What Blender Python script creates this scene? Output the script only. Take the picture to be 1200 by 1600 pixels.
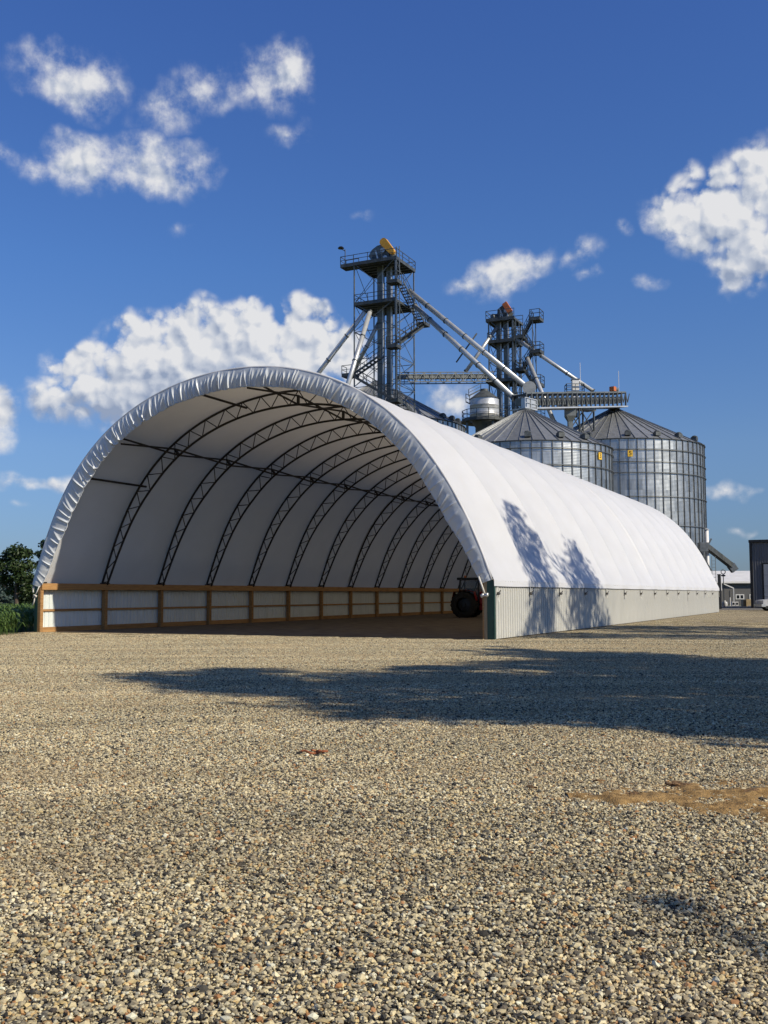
import bpy, bmesh, math, random
import numpy as np
from mathutils import Vector, Matrix, noise as mnoise
random.seed(7)
R = math.radians
sc = bpy.context.scene
for o in list(bpy.data.objects): bpy.data.objects.remove(o)
col = sc.collection

# ------------------------------------------------------------------ camera
EYE = 1.5; FPX = 1602.6; PITCH = 0.0811; ROLL = -0.0031
cam = bpy.data.cameras.new('camera'); camo = bpy.data.objects.new('camera', cam); col.objects.link(camo)
cam.sensor_fit = 'VERTICAL'; cam.sensor_height = 24.0; cam.lens = 24.0*FPX/1600.0
cam.clip_start = 0.05; cam.clip_end = 6000
camo.matrix_world = (Matrix.Translation((0, 0, EYE)) @ Matrix.Rotation(math.pi/2+PITCH, 4, 'X') @ Matrix.Rotation(ROLL, 4, 'Z'))
sc.camera = camo
sc.render.engine = 'CYCLES'
sc.cycles.max_bounces = 6; sc.cycles.diffuse_bounces = 4; sc.cycles.glossy_bounces = 3; sc.cycles.transmission_bounces = 4; sc.cycles.transparent_max_bounces = 6
sc.cycles.caustics_reflective = False; sc.cycles.caustics_refractive = False
sc.cycles.use_adaptive_sampling = True; sc.cycles.adaptive_threshold = .015; sc.cycles.adaptive_min_samples = 16
sc.render.resolution_x = 768; sc.render.resolution_y = 1024

def ray(px, py):
    x = px-600.0; y = py-800.0
    cr, sr = math.cos(-ROLL), math.sin(-ROLL)
    x, y = cr*x-sr*y, sr*x+cr*y
    c, s = math.cos(PITCH), math.sin(PITCH)
    up = -y/FPX
    return Vector((x/FPX, c-up*s, s+up*c))
def at(px, py, Y):
    d = ray(px, py); t = Y/d.y
    return Vector((d.x*t, Y, EYE+d.z*t))
def gnd(px, py, z=0.0):
    d = ray(px, py); t = (z-EYE)/d.z
    return Vector((d.x*t, d.y*t, z))

# ------------------------------------------------------------------ sun and sky
YAW = 0.4405                                   # the shed runs away from the viewer, 25 degrees to the right
U = Vector((math.sin(YAW), math.cos(YAW), 0)); V = Vector((-math.cos(YAW), math.sin(YAW), 0))
SUN_EL = R(36); SUN_TURN = R(5.6)
DH = V*math.cos(SUN_TURN)+U*math.sin(SUN_TURN)  # ground direction in which shadows fall
TO_SUN = Vector((-DH.x*math.cos(SUN_EL), -DH.y*math.cos(SUN_EL), math.sin(SUN_EL)))
sun = bpy.data.lights.new('sun', 'SUN'); suno = bpy.data.objects.new('sun', sun); col.objects.link(suno)
sun.energy = 5.0; sun.angle = R(0.53); sun.color = (1.0, 0.89, 0.71)
suno.rotation_euler = TO_SUN.to_track_quat('Z', 'Y').to_euler(); suno.location = (30, -20, 40)

world = bpy.data.worlds.new('World'); sc.world = world; world.use_nodes = True
SKY_STRENGTH = 0.068
def build_sky():
    nt = world.node_tree; N = nt.nodes; L = nt.links; N.clear()
    out = N.new('ShaderNodeOutputWorld'); bg = N.new('ShaderNodeBackground'); bg.inputs[1].default_value = SKY_STRENGTH
    L.new(bg.outputs[0], out.inputs[0])
    sky = N.new('ShaderNodeTexSky'); sky.sky_type = 'NISHITA'; sky.sun_disc = False
    sky.sun_elevation = SUN_EL; sky.sun_rotation = math.atan2(TO_SUN.x, TO_SUN.y)
    sky.air_density = 1.0; sky.dust_density = 0.35; sky.ozone_density = 3.0; sky.altitude = 200
    hs = N.new('ShaderNodeVectorMath'); hs.operation = 'MULTIPLY'; L.new(sky.outputs[0], hs.inputs[0])   # deep clear summer blue, darker low down; unseen overhead sky dulled to darken shade
    # clouds: soft patches in azimuth and elevation, broken up by noise
    tc = N.new('ShaderNodeTexCoord')
    sep = N.new('ShaderNodeSeparateXYZ'); L.new(tc.outputs['Generated'], sep.inputs[0])
    def m(op, a, b=None, c=None, clamp=False, nt=nt):
        n = nt.nodes.new('ShaderNodeMath'); n.operation = op; n.use_clamp = clamp
        for i, q in enumerate((a, b, c)):
            if q is None: continue
            if isinstance(q, (int, float)): n.inputs[i].default_value = q
            else: nt.links.new(q, n.inputs[i])
        return n.outputs[0]
    az = m('ARCTAN2', sep.outputs[0], sep.outputs[1]); el = m('ARCSINE', sep.outputs[2])
    tr_ = N.new('ShaderNodeValToRGB'); te = tr_.color_ramp.elements
    for _ in range(4): te.new(.5)
    for k_, (dg, c_) in enumerate(((0, (.46, .62, 1.02)), (8, (.82, 1.00, 1.33)), (18, (.76, 1.12, 1.66)), (31, (.74, 1.10, 1.85)), (55, (.64, .84, 1.18)), (90, (.58, .74, 1.0)))):
        te[k_].position = dg/90; te[k_].color = (c_[0]/2, c_[1]/2, c_[2]/2, 1)
    L.new(m('MULTIPLY', el, 2/math.pi, clamp=True), tr_.inputs[0])
    sk2 = N.new('ShaderNodeVectorMath'); sk2.operation = 'SCALE'; sk2.inputs['Scale'].default_value = 2*1.06; L.new(tr_.outputs[0], sk2.inputs[0]); L.new(sk2.outputs[0], hs.inputs[1])
    comb = N.new('ShaderNodeCombineXYZ'); L.new(az, comb.inputs[0]); L.new(el, comb.inputs[1])
    # ---- group: position in, density out
    g = bpy.data.node_groups.new('cloud_density', 'ShaderNodeTree')
    g.interface.new_socket('P', in_out='INPUT', socket_type='NodeSocketVector')
    g.interface.new_socket('D', in_out='OUTPUT', socket_type='NodeSocketFloat')
    GI = g.nodes.new('NodeGroupInput'); GO = g.nodes.new('NodeGroupOutput')
    def nz(scale, detail, rough, src):
        n = g.nodes.new('ShaderNodeTexNoise'); n.inputs['Scale'].default_value = scale
        n.inputs['Detail'].default_value = detail; n.inputs['Roughness'].default_value = rough
        g.links.new(src, n.inputs['Vector']); return n
    def vm(op, a, b):
        n = g.nodes.new('ShaderNodeVectorMath'); n.operation = op
        for i, q in enumerate((a, b)):
            if isinstance(q, tuple): n.inputs[i].default_value = q
            else: g.links.new(q, n.inputs[i])
        return n.outputs[0]
    w1 = nz(26, 2, .55, GI.outputs[0])
    wv = vm('MULTIPLY', vm('SUBTRACT', w1.outputs['Color'], (.5, .5, .5)), (.05, .035, 0))
    P2 = vm('ADD', GI.outputs[0], wv)
    TILT = R(16)                                  # a second frame, turned, for the slanting clouds
    mpt = g.nodes.new('ShaderNodeMapping'); mpt.inputs['Rotation'].default_value = (0, 0, -TILT); g.links.new(P2, mpt.inputs['Vector']); P3 = mpt.outputs[0]
    B = [ # px, py, half width px, half height px, tilt deg, weight
        (70,95,62,32,8,.48),(120,128,84,46,-4,.68),(175,120,36,36,0,.42),
        (262,172,60,36,-25,.55),(320,142,66,38,-20,.50),(432,122,66,46,-12,.72),(380,142,42,24,0,.42),
        (132,258,60,46,0,.80),(240,262,94,46,0,.76),(60,262,52,28,10,.45),(10,240,34,20,0,.35),(460,205,44,22,-22,.4),
        (90,620,58,34,0,.85),(170,590,84,54,0,1.1),(250,566,92,66,0,1.25),(330,545,92,68,-8,1.35),(400,535,88,60,0,1.3),
        (468,497,30,40,-8,1.0),(480,530,52,54,0,1.15),(530,560,66,46,0,1.0),(300,620,170,52,0,1.1),(190,640,130,32,0,.7),(440,590,120,60,0,1.2),
        (-8,650,38,50,0,.9),(-10,610,24,22,0,.7),
        (1130,325,84,62,-18,1.15),(1195,280,66,58,-20,1.2),(1185,395,70,54,0,.95),(1058,335,50,34,0,.8),(1250,330,110,90,0,1.2),(1150,430,44,26,0,.7),
        (790,426,78,34,-14,.82),(740,448,70,20,-4,.5),(905,400,42,22,-10,.5),(918,426,26,12,0,.4),(1015,440,28,15,0,.4),(974,350,16,16,0,.4),
        (705,628,62,30,-20,.72),(28,755,48,16,0,.55),(92,752,34,14,-12,.5),(1130,766,46,15,-6,.55),(1168,826,24,11,0,.4),
        (38,792,26,8,0,.35),(275,362,36,15,-20,.28),(575,335,26,12,0,.25)]
    rs = random.Random(4)
    for k in range(7):  # the same broken cumulus goes on all round
        a = R(45+k*43+rs.uniform(-8, 8)); e = R(rs.uniform(9, 34))
        B.append((None, (a if a < math.pi else a-2*math.pi, e), rs.uniform(80, 170), rs.uniform(40, 80), rs.uniform(-15, 15), 1.0))
    acc = accH = None
    for b in B:
        if b[0] is None: a0, e0 = b[1]
        else:
            d = ray(b[0], b[1]).normalized(); a0 = math.atan2(d.x, d.y); e0 = math.asin(d.z)
        sx, sy = FPX/(b[2]*1.35), FPX/(b[3]*1.35)
        tl = b[4] < -9
        if tl: a0, e0 = a0*math.cos(TILT)+e0*math.sin(TILT), -a0*math.sin(TILT)+e0*math.cos(TILT)
        ma = g.nodes.new('ShaderNodeVectorMath'); ma.operation = 'MULTIPLY_ADD'
        g.links.new(P3 if tl else P2, ma.inputs[0]); ma.inputs[1].default_value = (sx, sy, 0); ma.inputs[2].default_value = (-a0*sx, -e0*sy, 0)
        ln = g.nodes.new('ShaderNodeVectorMath'); ln.operation = 'LENGTH'; g.links.new(ma.outputs[0], ln.inputs[0])
        q = m('MULTIPLY_ADD', ln.outputs['Value'], -b[5], b[5], nt=g)
        acc = m('MAXIMUM', q, 0.0 if acc is None else acc, nt=g)
        if b[5] >= .95: accH = m('MAXIMUM', q, 0.0 if accH is None else accH, nt=g)
    n2 = nz(34, 7, .60, GI.outputs[0])
    def billow(src):                                   # rounded heads of cumulus
        v_ = g.nodes.new('ShaderNodeTexVoronoi'); v_.feature = 'F1'; v_.inputs['Scale'].default_value = 38; v_.inputs['Detail'].default_value = 1.0
        v_.inputs['Roughness'].default_value = .55; v_.inputs['Lacunarity'].default_value = 2.3; v_.voronoi_dimensions = '2D'; g.links.new(src, v_.inputs['Vector']); return v_.outputs['Distance']
    PB = vm('ADD', GI.outputs[0], vm('MULTIPLY', vm('SUBTRACT', n2.outputs['Color'], (.5, .5, .5)), (.020, .020, 0)))
    b0 = billow(PB)
    heavy = m('MULTIPLY', accH, 3.0, clamp=True, nt=g)      # only the thick clouds have heads, the thin ones fray
    br = m('ADD', m('MULTIPLY', m('SUBTRACT', n2.outputs['Fac'], .5, nt=g), 1.35, nt=g), m('MULTIPLY', m('MULTIPLY_ADD', b0, -.85, .70, nt=g), heavy, nt=g), nt=g)
    gate = m('MULTIPLY', acc, 2.6, clamp=True, nt=g)   # break-up only where there is a cloud to break up
    dens = m('ADD', acc, m('MULTIPLY', br, gate, nt=g), nt=g)
    g.links.new(dens, GO.inputs[0])
    # the same billows sampled a little towards the sun: less cloud there means a lit face
    n4 = nz(34, 2, .5, vm('ADD', GI.outputs[0], (.010, .014, 0)))
    b1 = billow(vm('ADD', PB, (.0045, .0065, 0)))
    BASE = [(150, 650, 130, 34, .9), (290, 632, 150, 46, 1.0), (110, 640, 70, 26, .6), (330, 580, 70, 34, .5), (1110, 395, 90, 46, .6), (1190, 440, 80, 50, .6), (240, 300, 90, 26, .4), (130, 300, 70, 24, .3), (760, 455, 80, 18, .3)]
    acs = None
    for px, py, rx, ry, w_ in BASE:
        d = ray(px, py).normalized(); a0 = math.atan2(d.x, d.y); e0 = math.asin(d.z); sx, sy = FPX/(rx*1.3), FPX/(ry*1.3)
        ma = g.nodes.new('ShaderNodeVectorMath'); ma.operation = 'MULTIPLY_ADD'; g.links.new(P2, ma.inputs[0]); ma.inputs[1].default_value = (sx, sy, 0); ma.inputs[2].default_value = (-a0*sx, -e0*sy, 0)
        ln = g.nodes.new('ShaderNodeVectorMath'); ln.operation = 'LENGTH'; g.links.new(ma.outputs[0], ln.inputs[0])
        acs = m('MAXIMUM', m('MULTIPLY_ADD', ln.outputs['Value'], -w_, w_, nt=g), 0.0 if acs is None else acs, nt=g)
    lit_ = m('SUBTRACT', m('MULTIPLY_ADD', m('SUBTRACT', n2.outputs['Fac'], n4.outputs['Fac'], nt=g), 1.1, m('MULTIPLY_ADD', m('SUBTRACT', b1, b0, nt=g), .9, .80, nt=g), nt=g), acs, clamp=True, nt=g)
    g.interface.new_socket('Lit', in_out='OUTPUT', socket_type='NodeSocketFloat')
    g.links.new(lit_, GO.inputs[1])
    gn = N.new('ShaderNodeGroup'); gn.node_tree = g; L.new(comb.outputs[0], gn.inputs[0])
    al = N.new('ShaderNodeMapRange'); al.interpolation_type = 'SMOOTHSTEP'
    al.inputs['From Min'].default_value = .10; al.inputs['From Max'].default_value = .72; L.new(gn.outputs[0], al.inputs['Value'])
    cr = N.new('ShaderNodeValToRGB'); L.new(gn.outputs[1], cr.inputs[0])
    cr.color_ramp.elements[0].position = 0.0; cr.color_ramp.elements[0].color = (.33, .40, .55, 1); e5 = cr.color_ramp.elements.new(.5); e5.color = (.62, .665, .755, 1)
    cr.color_ramp.elements[2].position = .92; cr.color_ramp.elements[2].color = (.88, .88, .89, 1)
    sc_ = N.new('ShaderNodeVectorMath'); sc_.operation = 'SCALE'; sc_.inputs['Scale'].default_value = 0.90/SKY_STRENGTH
    L.new(cr.outputs[0], sc_.inputs[0])
    mx = N.new('ShaderNodeMix'); mx.data_type = 'RGBA'
    L.new(m('MULTIPLY', al.outputs[0], .96), mx.inputs[0]); L.new(hs.outputs[0], mx.inputs[6]); L.new(sc_.outputs[0], mx.inputs[7])
    L.new(mx.outputs[2], bg.inputs[0])
build_sky()
sc.view_settings.view_transform = 'Standard'; sc.view_settings.look = 'None'
sc.view_settings.exposure = 0.0; sc.view_settings.gamma = 1.0; sc.view_settings.use_curve_mapping = False

# ------------------------------------------------------------------ materials
MATS = {}
def nodes_of(name, rough=.6, metal=0.0, spec=.5):
    mt = bpy.data.materials.new(name); mt.use_nodes = True; MATS[name] = mt
    nt = mt.node_tree; b = nt.nodes['Principled BSDF']
    b.inputs['Roughness'].default_value = rough; b.inputs['Metallic'].default_value = metal
    b.inputs['Specular IOR Level'].default_value = spec
    return mt, nt, nt.nodes, nt.links, b
def ramp(N, stops, interp='LINEAR'):
    r = N.new('ShaderNodeValToRGB'); r.color_ramp.interpolation = interp
    e = r.color_ramp.elements
    while len(e) < len(stops): e.new(0.5)
    for i, (p, c) in enumerate(stops):
        e[i].position = p; e[i].color = (*c, 1)
    return r
def noise_mat(name, c1, c2, scale=6, rough=.6, metal=0.0, detail=5, bump=0.0, bscale=None, obj_rand=0.0, spec=.5, stretch=None, coord='Object'):
    mt, nt, N, L, b = nodes_of(name, rough, metal, spec)
    tc = N.new('ShaderNodeTexCoord'); src = tc.outputs[coord]
    if coord == 'World':
        pass
    if stretch:
        mp = N.new('ShaderNodeMapping'); mp.inputs['Scale'].default_value = stretch; L.new(src, mp.inputs[0]); src = mp.outputs[0]
    n = N.new('ShaderNodeTexNoise'); n.inputs['Scale'].default_value = scale; n.inputs['Detail'].default_value = detail
    L.new(src, n.inputs['Vector'])
    r = ramp(N, [(.3, c1), (.7, c2)]); L.new(n.outputs['Fac'], r.inputs[0]); c = r.outputs[0]
    if obj_rand:
        oi = N.new('ShaderNodeObjectInfo'); hs = N.new('ShaderNodeHueSaturation')
        mr = N.new('ShaderNodeMapRange'); mr.inputs['To Min'].default_value = 1-obj_rand; mr.inputs['To Max'].default_value = 1+obj_rand
        L.new(oi.outputs['Random'], mr.inputs['Value']); L.new(mr.outputs[0], hs.inputs['Value']); L.new(c, hs.inputs['Color']); c = hs.outputs[0]
    L.new(c, b.inputs['Base Color'])
    if bump:
        n2 = N.new('ShaderNodeTexNoise'); n2.inputs['Scale'].default_value = bscale or scale*4; n2.inputs['Detail'].default_value = 4
        L.new(src, n2.inputs['Vector'])
        bp = N.new('ShaderNodeBump'); bp.inputs['Strength'].default_value = bump; bp.inputs['Distance'].default_value = .02
        L.new(n2.outputs['Fac'], bp.inputs['Height']); L.new(bp.outputs[0], b.inputs['Normal'])
    return mt

def fabric_mat(name, colr, rough, transl, bump):
    mt, nt, N, L, b = nodes_of(name, rough)
    tc = N.new('ShaderNodeTexCoord')
    n = N.new('ShaderNodeTexNoise'); n.inputs['Scale'].default_value = .9; n.inputs['Detail'].default_value = 6; L.new(tc.outputs['Object'], n.inputs['Vector'])
    r = ramp(N, [(.25, tuple(c*.93 for c in colr)), (.65, colr)]); L.new(n.outputs['Fac'], r.inputs[0]); L.new(r.outputs[0], b.inputs['Base Color'])
    n2 = N.new('ShaderNodeTexNoise'); n2.inputs['Scale'].default_value = 1.7; n2.inputs['Detail'].default_value = 4; L.new(tc.outputs['Object'], n2.inputs['Vector'])
    bp = N.new('ShaderNodeBump'); bp.inputs['Strength'].default_value = bump; bp.inputs['Distance'].default_value = .05
    L.new(n2.outputs['Fac'], bp.inputs['Height']); L.new(bp.outputs[0], b.inputs['Normal'])
    tr = N.new('ShaderNodeBsdfTranslucent'); tr.inputs[0].default_value = (.95, .84, .66, 1)
    mx = N.new('ShaderNodeMixShader'); mx.inputs[0].default_value = transl
    L.new(b.outputs[0], mx.inputs[1]); L.new(tr.outputs[0], mx.inputs[2]); L.new(mx.outputs[0], N['Material Output'].inputs[0])
    return mt
fabric_mat('cover_fabric', (.665, .685, .715), .5, .17, .12)
fabric_mat('flap_fabric', (.66, .70, .73), .30, .04, .08)
noise_mat('truss_steel', (.008, .007, .006), (.022, .017, .014), 3, .55)
noise_mat('wood', (.30, .155, .055), (.47, .27, .105), 7, .75, stretch=(1, .25, 3), bump=.25, obj_rand=.18)
noise_mat('wood_weathered', (.30, .22, .13), (.42, .33, .20), 7, .8, stretch=(2, 2, .3), bump=.2)
noise_mat('steel_beige', (.48, .485, .455), (.525, .53, .50), 1.2, .42, obj_rand=.02)
noise_mat('steel_inner', (.66, .72, .71), (.74, .79, .77), 1.5, .5, obj_rand=.03)
noise_mat('green_trim', (.010, .040, .030), (.016, .055, .042), 2, .4)
noise_mat('webbing', (.62, .61, .55), (.74, .73, .68), 30, .7)
noise_mat('ratchet_metal', (.10, .09, .08), (.22, .20, .17), 20, .45, .6)
noise_mat('galvanised_roof', (.26, .275, .28), (.38, .39, .39), 2.5, .45, .6, obj_rand=.16)
noise_mat('galvanised_dark', (.055, .064, .066), (.12, .132, .135), 2, .55, .4, obj_rand=.15)
noise_mat('galvanised_leg', (.13, .148, .145), (.21, .225, .22), 1.5, .45, .35, obj_rand=.1)
noise_mat('galvanised_pipe', (.48, .50, .50), (.64, .65, .64), 1.5, .38, .45, obj_rand=.06)
noise_mat('stiffener_steel', (.10, .115, .125), (.17, .185, .195), 3, .5, .5)
noise_mat('rope_orange', (.20, .065, .025), (.36, .12, .045), 30, .8)
noise_mat('yellow_paint', (.62, .30, .02), (.72, .38, .035), 3, .4)
noise_mat('orange_paint', (.50, .13, .03), (.62, .19, .05), 3, .45)
noise_mat('sign_yellow', (.75, .45, .03), (.80, .52, .05), 3, .5)
noise_mat('black_rubber', (.008, .008, .008), (.02, .02, .02), 20, .8)
noise_mat('black_paint', (.006, .006, .006), (.014, .014, .014), 6, .4)
noise_mat('red_paint', (.25, .008, .008), (.34, .016, .012), 3, .35)
noise_mat('white_paint', (.70, .70, .68), (.78, .78, .76), 3, .5)
noise_mat('shed_dark', (.105, .108, .115), (.14, .145, .15), .6, .5, stretch=(1, 1, .15), obj_rand=.06)
noise_mat('shed_grey', (.10, .10, .10), (.13, .13, .128), .6, .6, stretch=(1, 1, .15))
noise_mat('shed_roof', (.62, .62, .61), (.74, .74, .73), .5, .5)
noise_mat('door_grey', (.30, .32, .34), (.36, .38, .40), 2, .5)
noise_mat('bark', (.060, .045, .032), (.15, .115, .085), 6, .9, stretch=(1, 1, .2), bump=.6)
noise_mat('road_asphalt', (.10, .096, .09), (.15, .143, .13), .6, .9)
noise_mat('grass_soil', (.06, .075, .025), (.13, .13, .055), .25, .95)
noise_mat('crate_wood', (.42, .33, .19), (.55, .45, .28), 5, .85)
noise_mat('rope_fibre', (.60, .58, .52), (.74, .72, .66), 40, .8)
noise_mat('grey_paint', (.45, .46, .47), (.55, .56, .57), 2, .35)
mt, nt, N, L, b = nodes_of('window_glass', .08, 0, .5); b.inputs['Base Color'].default_value = (.02, .025, .03, 1)
mt, nt, N, L, b = nodes_of('cab_glass', .08, 0, .5); b.inputs['Base Color'].default_value = (.10, .115, .12, 1); b.inputs['Alpha'].default_value = .45

def galv_wall():
    mt, nt, N, L, b = nodes_of('galvanised_wall', .38, .85)
    tc = N.new('ShaderNodeTexCoord'); oi = N.new('ShaderNodeObjectInfo')
    mp = N.new('ShaderNodeMapping'); mp.inputs['Scale'].default_value = (1.2, 1.2, .35); L.new(tc.outputs['Object'], mp.inputs[0])
    n = N.new('ShaderNodeTexNoise'); n.noise_dimensions = '4D'; n.inputs['Scale'].default_value = 1.6; n.inputs['Detail'].default_value = 6
    L.new(mp.outputs[0], n.inputs['Vector'])
    w = N.new('ShaderNodeMath'); w.operation = 'MULTIPLY'; w.inputs[1].default_value = 50; L.new(oi.outputs['Random'], w.inputs[0]); L.new(w.outputs[0], n.inputs['W'])
    r = ramp(N, [(.3, (.33, .35, .35)), (.68, (.52, .54, .53))]); L.new(n.outputs['Fac'], r.inputs[0])
    hs = N.new('ShaderNodeHueSaturation'); mr = N.new('ShaderNodeMapRange'); mr.inputs['To Min'].default_value = .84; mr.inputs['To Max'].default_value = 1.14
    L.new(oi.outputs['Random'], mr.inputs['Value']); L.new(mr.outputs[0], hs.inputs['Value']); L.new(r.outputs[0], hs.inputs['Color'])
    L.new(hs.outputs[0], b.inputs['Base Color'])
    mr2 = N.new('ShaderNodeMapRange'); mr2.inputs['To Min'].default_value = .30; mr2.inputs['To Max'].default_value = .46
    L.new(n.outputs['Fac'], mr2.inputs['Value']); L.new(mr2.outputs[0], b.inputs['Roughness'])
galv_wall()

def leaf_mat(name, c1, c2, transl=.25):
    mt, nt, N, L, b = nodes_of(name, .5, 0, .35)
    ge = N.new('ShaderNodeNewGeometry'); r = ramp(N, [(0, c1), (1, c2)]); L.new(ge.outputs['Random Per Island'], r.inputs[0])
    L.new(r.outputs[0], b.inputs['Base Color'])
    tr = N.new('ShaderNodeBsdfTranslucent'); L.new(r.outputs[0], tr.inputs[0])
    mx = N.new('ShaderNodeMixShader'); mx.inputs[0].default_value = transl
    L.new(b.outputs[0], mx.inputs[1]); L.new(tr.outputs[0], mx.inputs[2]); L.new(mx.outputs[0], N['Material Output'].inputs[0])
leaf_mat('leaf_green', (.018, .040, .012), (.060, .095, .028))
leaf_mat('leaf_dark', (.012, .030, .014), (.035, .062, .026))
leaf_mat('corn_leaf', (.050, .105, .022), (.14, .225, .060), .35)
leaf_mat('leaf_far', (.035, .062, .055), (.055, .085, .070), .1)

STONES = [(0, (0.034, 0.032, 0.029)), (.12, (0.096, 0.090, 0.073)), (.20, (0.294, 0.253, 0.171)), (.34, (0.508, 0.431, 0.259)), (.48, (0.678, 0.592, 0.369)),
          (.58, (0.192, 0.178, 0.138)), (.66, (0.768, 0.690, 0.462)), (.78, (0.542, 0.420, 0.198)), (.86, (0.384, 0.190, 0.077)), (.89, (0.800, 0.793, 0.605)), (.94, (0.407, 0.356, 0.248)), (.98, (0.068, 0.057, 0.046))]
def dust_mix(N, L, base):
    """fine tan dust and damp darker ground in drifts, over whatever stones lie there"""
    ge = N.new('ShaderNodeNewGeometry')
    n = N.new('ShaderNodeTexNoise'); n.inputs['Scale'].default_value = .45; n.inputs['Detail'].default_value = 5; n.inputs['Roughness'].default_value = .6
    mp = N.new('ShaderNodeMapping'); mp.inputs['Scale'].default_value = (.55, 1, 1); mp.inputs['Rotation'].default_value = (0, 0, R(12)); L.new(ge.outputs['Position'], mp.inputs[0])
    L.new(mp.outputs[0], n.inputs['Vector'])
    mr = N.new('ShaderNodeMapRange'); mr.inputs['From Min'].default_value = .50; mr.inputs['From Max'].default_value = .75; mr.inputs['To Max'].default_value = .60
    L.new(n.outputs['Fac'], mr.inputs['Value'])
    mx = N.new('ShaderNodeMix'); mx.data_type = 'RGBA'; L.new(mr.outputs[0], mx.inputs[0]); L.new(base, mx.inputs[6]); mx.inputs[7].default_value = (.50, .385, .225, 1)
    n2 = N.new('ShaderNodeTexNoise'); n2.inputs['Scale'].default_value = 1.0; n2.inputs['Detail'].default_value = 5
    mp2 = N.new('ShaderNodeMapping'); mp2.inputs['Scale'].default_value = (.16, 1.1, 1); mp2.inputs['Rotation'].default_value = (0, 0, R(-14)); L.new(ge.outputs['Position'], mp2.inputs[0]); L.new(mp2.outputs[0], n2.inputs['Vector'])
    mr2 = N.new('ShaderNodeMapRange'); mr2.inputs['From Min'].default_value = .35; mr2.inputs['From Max'].default_value = .7; mr2.inputs['To Min'].default_value = .76; mr2.inputs['To Max'].default_value = 1.12
    L.new(n2.outputs['Fac'], mr2.inputs['Value'])
    hs = N.new('ShaderNodeHueSaturation'); L.new(mr2.outputs[0], hs.inputs['Value']); L.new(mx.outputs[2], hs.inputs['Color'])
    return hs.outputs[0]
def gravel_mats():
    mt, nt, N, L, b = nodes_of('gravel_stone', .75, 0, .3)
    a = N.new('ShaderNodeAttribute'); a.attribute_name = 'tint'; r = ramp(N, STONES, 'LINEAR'); L.new(a.outputs['Fac'], r.inputs[0])
    ge = N.new('ShaderNodeNewGeometry'); n = N.new('ShaderNodeTexNoise'); n.inputs['Scale'].default_value = 160; n.inputs['Detail'].default_value = 3; L.new(ge.outputs['Position'], n.inputs['Vector'])
    mr = N.new('ShaderNodeMapRange'); mr.inputs['To Min'].default_value = .75; mr.inputs['To Max'].default_value = 1.25; L.new(n.outputs['Fac'], mr.inputs['Value'])
    hs = N.new('ShaderNodeHueSaturation'); L.new(mr.outputs[0], hs.inputs['Value']); L.new(r.outputs[0], hs.inputs['Color'])
    L.new(dust_mix(N, L, hs.outputs[0]), b.inputs['Base Color'])
    mt, nt, N, L, b = nodes_of('gravel_ground', .9, 0, .2)
    ge = N.new('ShaderNodeNewGeometry')
    vo = N.new('ShaderNodeTexVoronoi'); vo.inputs['Scale'].default_value = 40; L.new(ge.outputs['Position'], vo.inputs['Vector'])
    sp = N.new('ShaderNodeSeparateColor'); L.new(vo.outputs['Color'], sp.inputs[0])
    r = ramp(N, STONES, 'LINEAR'); L.new(sp.outputs[0], r.inputs[0])
    # soil in the joints
    mr = N.new('ShaderNodeMapRange'); mr.inputs['From Min'].default_value = .45; mr.inputs['From Max'].default_value = .75; L.new(vo.outputs['Distance'], mr.inputs['Value'])
    mx = N.new('ShaderNodeMix'); mx.data_type = 'RGBA'; L.new(mr.outputs[0], mx.inputs[0]); L.new(r.outputs[0], mx.inputs[6]); mx.inputs[7].default_value = (.10, .08, .055, 1)
    L.new(dust_mix(N, L, mx.outputs[2]), b.inputs['Base Color'])
    bp = N.new('ShaderNodeBump'); bp.invert = True; bp.inputs['Strength'].default_value = .8; bp.inputs['Distance'].default_value = .02
    L.new(vo.outputs['Distance'], bp.inputs['Height']); L.new(bp.outputs[0], b.inputs['Normal'])
    mt, nt, N, L, b = nodes_of('sand', .95, 0, .2)
    ge = N.new('ShaderNodeNewGeometry'); n = N.new('ShaderNodeTexNoise'); n.inputs['Scale'].default_value = 14; n.inputs['Detail'].default_value = 8; L.new(ge.outputs['Position'], n.inputs['Vector'])
    r = ramp(N, [(.3, (.16, .095, .036)), (.7, (.42, .275, .115))]); L.new(n.outputs['Fac'], r.inputs[0]); L.new(r.outputs[0], b.inputs['Base Color'])
    n2 = N.new('ShaderNodeTexNoise'); n2.inputs['Scale'].default_value = 70; n2.inputs['Detail'].default_value = 5; L.new(ge.outputs['Position'], n2.inputs['Vector'])
    bp = N.new('ShaderNodeBump'); bp.inputs['Strength'].default_value = .9; bp.inputs['Distance'].default_value = .015; L.new(n2.outputs['Fac'], bp.inputs['Height']); L.new(bp.outputs[0], b.inputs['Normal'])
gravel_mats()

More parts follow.
